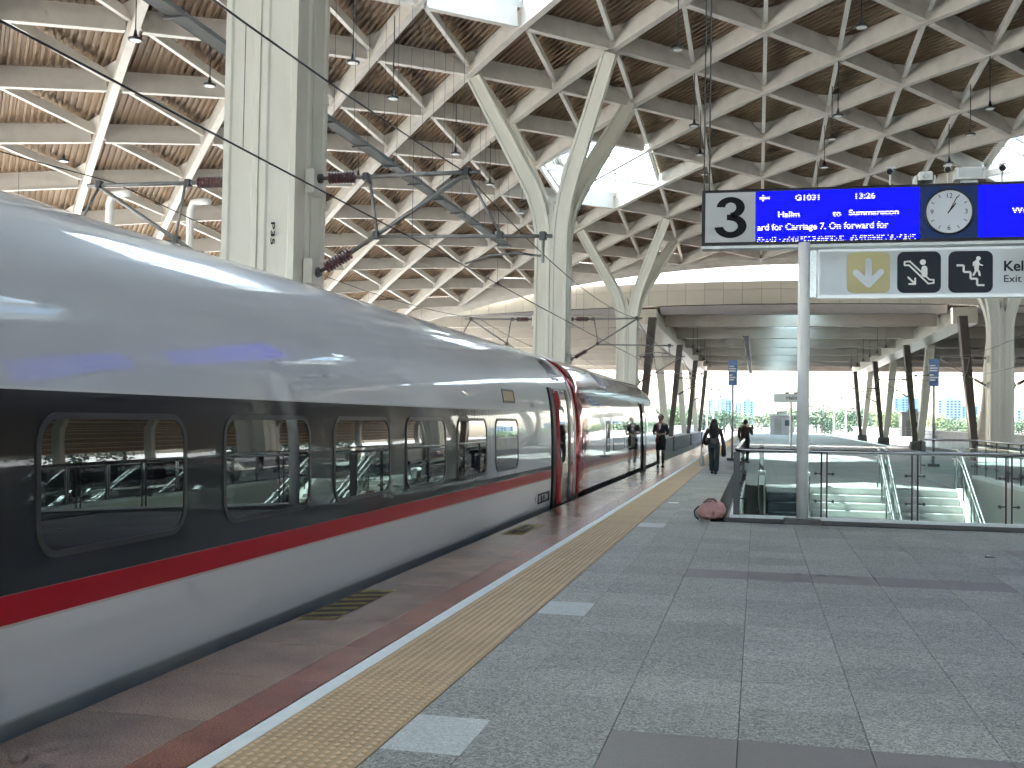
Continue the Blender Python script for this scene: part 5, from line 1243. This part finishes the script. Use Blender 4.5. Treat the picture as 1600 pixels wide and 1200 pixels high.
# ---------------------------------------------------------------- background
M['leaf'] = [mat(f'foliage_{i}', c, .7, var=.35, vscale=.9) for i, c in enumerate(((.075, .125, .05), (.055, .105, .055), (.11, .15, .045)))]
M['bark'] = mat('bark', (.10, .08, .06), .9)
def tree(x, y, h, r, kind, label, seed):
    rn = random.Random(seed); o = thing('tree', label, 'tree', (x, y, -1.42), 'trees beyond the platform')
    mb = MB(); mb.tube((x, y, -1.45), (x, y, -1.42+h*.45), .03*h, 7, .018*h)
    for _ in range(4): a = rn.uniform(0, 6.3); mb.tube((x, y, -1.42+h*rn.uniform(.25, .45)), (x+r*.6*math.cos(a), y+r*.6*math.sin(a), -1.42+h*rn.uniform(.55, .8)), .012*h, 5, .004*h)
    mb.obj('trunk', M['bark'], o); mb = MB()
    cl = [(rn.uniform(-.7, .7)*r, rn.uniform(-.6, .6)*r, h*rn.uniform(.22, .88)) for _ in range(26)]
    for (a, b, c) in cl:
        cr_ = r*rn.uniform(.28, .46)*(1.15-.5*abs(c/h-.55))
        for _ in range(75):
            v = Vector((rn.gauss(0, 1), rn.gauss(0, 1), rn.gauss(0, 1))).normalized()*cr_*rn.uniform(.55, 1.08); p_ = Vector((x+a, y+b, -1.42+c))+Vector((v.x, v.y, v.z*.8))
            s = r*rn.uniform(.035, .075); u = Vector((rn.gauss(0, 1), rn.gauss(0, 1), rn.gauss(0, 1))).normalized(); w_ = u.orthogonal().normalized()
            mb.add([p_-u*s, p_+w_*s*.6, p_+u*s, p_-w_*s*.6], [(0, 1, 2, 3)])
    mb.obj('crown', M['leaf'][kind], o)
spots = [(1052, 644, 0), (1068, 640, 1), (1083, 648, 0), (1100, 645, 1), (1116, 648, 0), (1132, 650, 1), (1160, 650, 0), (1190, 655, 1), (1218, 650, 0), (1240, 648, 1), (1276, 640, 1), (1298, 647, 0), (1318, 650, 2), (1338, 645, 1), (1362, 651, 2), (1386, 650, 2), (1412, 655, 1), (1466, 656, 2), (1490, 660, 0), (1515, 662, 2), (1536, 655, 0), (1592, 658, 0), (1035, 640, 1)]
place = ['behind the train nose', 'past the first forked legs', 'between the forked legs and the walking woman', 'left of the walking woman', 'above the walking woman', 'right of the walking woman', 'between the woman and the man', 'behind the man with the phone', 'behind the far hut', 'beside the Halim sign', 'just right of the round post', 'right of the post over the stairs', 'over the stairs, yellow green', 'over the middle of the stairs', 'near the narrow forked leg at centre right', 'left of the blue sign beyond the stairs', 'beside the pale tower over the stairs', 'right of the blue sign beyond the stairs', 'second to the right of the blue sign', 'left of the column below the exit sign', 'next to the column below the exit sign', 'at the right edge of the picture', 'half hidden by the attendant']
for i, (px_, py_, kd) in enumerate(spots):
    D = 230+(i*37) % 90; c = atY(px_, py_, D); h = c.z+1.42+1.2; tree(c.x, D, h, h*random.uniform(.62, .80), kd, ('yellow green leafy tree ' if kd == 2 else 'green leafy tree ')+place[i], 100+i)
rn = random.Random(11)                              # trees outside the slatted wall and beyond the left side
for i in range(10): y = -5+i*15; tree(47+rn.uniform(-2, 2), y, rn.uniform(7, 10), rn.uniform(3.5, 4.6), i % 2, ('first', 'second', 'third', 'fourth', 'fifth', 'sixth', 'seventh', 'eighth', 'ninth', 'tenth')[i]+' tree outside the slatted side wall, seen only mirrored in the train', 300+i)
M['bldg'] = [mat(f'tower_{i}', c, .6, var=.05) for i, c in enumerate(((.17, .29, .33), (.24, .30, .32), (.15, .24, .31)))]
M['bwin'] = mat('tower_window', (.05, .10, .13), .2)
def tower(px0, px1, py, D, kd, label):
    a, b = atY(px0, py, D), atY(px1, py, D); z1 = a.z; o = thing('tower_block', label, 'building', ((a.x+b.x)/2, D, -1.42), 'tower blocks on the skyline'); dp = (b.x-a.x)*.8
    MB().box(a.x, b.x, D, D+dp, -1.42, z1).box(a.x+(b.x-a.x)*.3, a.x+(b.x-a.x)*.65, D+1, D+dp*.6, z1, z1+1.6).obj('wall', M['bldg'][kd], o)
    nx = max(3, round((b.x-a.x)/2.6)); nz = max(4, round(z1/2.1)); mb = MB(); wx_ = (b.x-a.x)/nx
    for i in range(nx):
        for k_ in range(nz):
            if (i*7+3) % 5 == 0: continue
            z = 1+k_*(z1-1.2)/nz; mb.box(a.x+wx_*(i+.22), a.x+wx_*(i+.8), D-.15, D+.1, z, z+(z1/nz)*.55)
    mb.obj('windows', M['bwin'], o, kind='stuff')
for args in ((1107, 1117, 625, 900, 2, 'slim bluish tower block left of the narrow blue sign by the woman'), (1122, 1143, 625, 940, 0, 'wide bluish tower block just left of the narrow blue sign'), (1149, 1158, 630, 980, 1, 'thin pale tower block right of the narrow blue sign'), (1161, 1177, 626, 900, 0, 'bluish tower block above the man with the phone'),
             (1398, 1436, 622, 900, 2, 'bluish tower block between the forked legs left of the far blue sign'), (1466, 1502, 624, 880, 1, 'tall pale tower block right of the far blue sign'), (1503, 1528, 634, 950, 2, 'lower bluish block beside the tall pale tower'), (1589, 1640, 640, 820, 1, 'pale block at the right picture edge'), (1060, 1082, 640, 1000, 0, 'low bluish block seen between the forked legs behind the train')): tower(*args)
M['hut'] = mat('hut_panel', (.60, .60, .62), .6)
def hut(x0, x1, Y, z1, label):
    o = thing('platform_hut', label, 'hut', ((x0+x1)/2, Y, 0), 'huts at the platform end'); MB().box(x0, x1, Y, Y+3, 0, z1).obj('wall', M['hut'], o); MB().box(x0-.25, x1+.25, Y-.3, Y+3.3, z1+.002, z1+.16).obj('roof', M['white'], o)
    MB().box(x0+.5, x0+1.4, Y-.03, Y+.05, 0, 2.0).obj('door', M['steel'], o); MB().box(x1-1., x1-.3, Y-.03, Y+.05, 1.1, 1.8).obj('window', M['bwin'], o); MB().box((x0+x1)/2-.6, (x0+x1)/2+.6, Y-.1, Y-.03, z1+.18, z1+.55).obj('name_board', M['signwhite'], o)
hut(1.6, 4.4, 140, 2.35, 'white hut at the end of the platform behind the Halim sign'); hut(17.4, 19.8, 140, 2.9, 'white hut on the far platform seen between forked legs')
MB_red = mat('red_post', (.35, .02, .03), .5)
def fence(x0, x1, Y, label):
    o = thing('platform_fence', label, 'fence', ((x0+x1)/2, Y, 0), 'fences at the platform end'); n = max(2, round((x1-x0)/1.6))
    for i in range(n+1): x = x0+(x1-x0)*i/n; MB().box(x-.04, x+.04, Y-.04, Y+.04, 0, 1.2).obj('post', MB_red if i % 3 == 1 else M['white'], o)
    for z in (.35, .75, 1.15): MB().box(x0, x1, Y-.02, Y+.02, z, z+.05).obj('bar', M['white'], o)
fence(-2.8, 8.8, 156, 'white fence with red posts across the end of the platform'); fence(14, 30, 135, 'white fence with red posts on the platform past the right forked legs')
def mast(x, y, label):
    o = thing('catenary_mast', label, 'mast', (x, y, -1.3), 'masts along the open track'); MB().tube((x, y, -1.3), (x, y, 7.2), .15, 8, .11).obj('pole', M['steel'], o); s = 1 if x < 0 else -1
    MB().tube((x, y, 5.45), (x+s*3.0, y, 5.5), .04, 6).tube((x, y, 3.9), (x+s*2.8, y, 5.45), .04, 6).tube((x+s*1.0, y, 4.4), (x+s*4., y, 4.4), .03, 6).obj('arm', M['dark_steel'], o)
for i, y in enumerate((178, 205, 240, 280)):
    on = ('first', 'second', 'third', 'fourth')[i]; mast(-8., y, f'{on} steel mast on the open track beyond the train nose'); mast(13.7, y, f'{on} steel mast on the open track beyond the stairs')
tw = thing('track_wall', 'low dark concrete trough wall between the tracks past the train nose', 'wall', (-7.9, 100, -1.3)); MB().box(-8.4, -7.5, 69, 165, -1.3, -.02).obj('wall', M['kerb_dark'], tw); MB().box(-8.45, -7.45, 69, 165, -.018, .06).obj('coping', M['concrete'], tw)
# parapet wall and kerbs along the right-hand far track
pw = thing('parapet_wall', 'long low concrete parapet along the track beyond the stairs', 'wall', (21.6, 80, 0)); MB().box(21.5, 21.8, 36, 300, -1.3, .75).obj('wall', M['concrete'], pw); MB().box(21.45, 21.85, 36, 300, .752, .86).obj('coping', M['white'], pw)
pw = thing('parapet_wall', 'low concrete parapet behind the track left of the train nose', 'wall', (-13.2, 110, 0)); MB().box(-13.4, -13.1, 72, 300, -1.3, .5).obj('wall', M['concrete'], pw); MB().box(-13.45, -13.05, 72, 300, .502, .62).obj('coping', M['white'], pw)
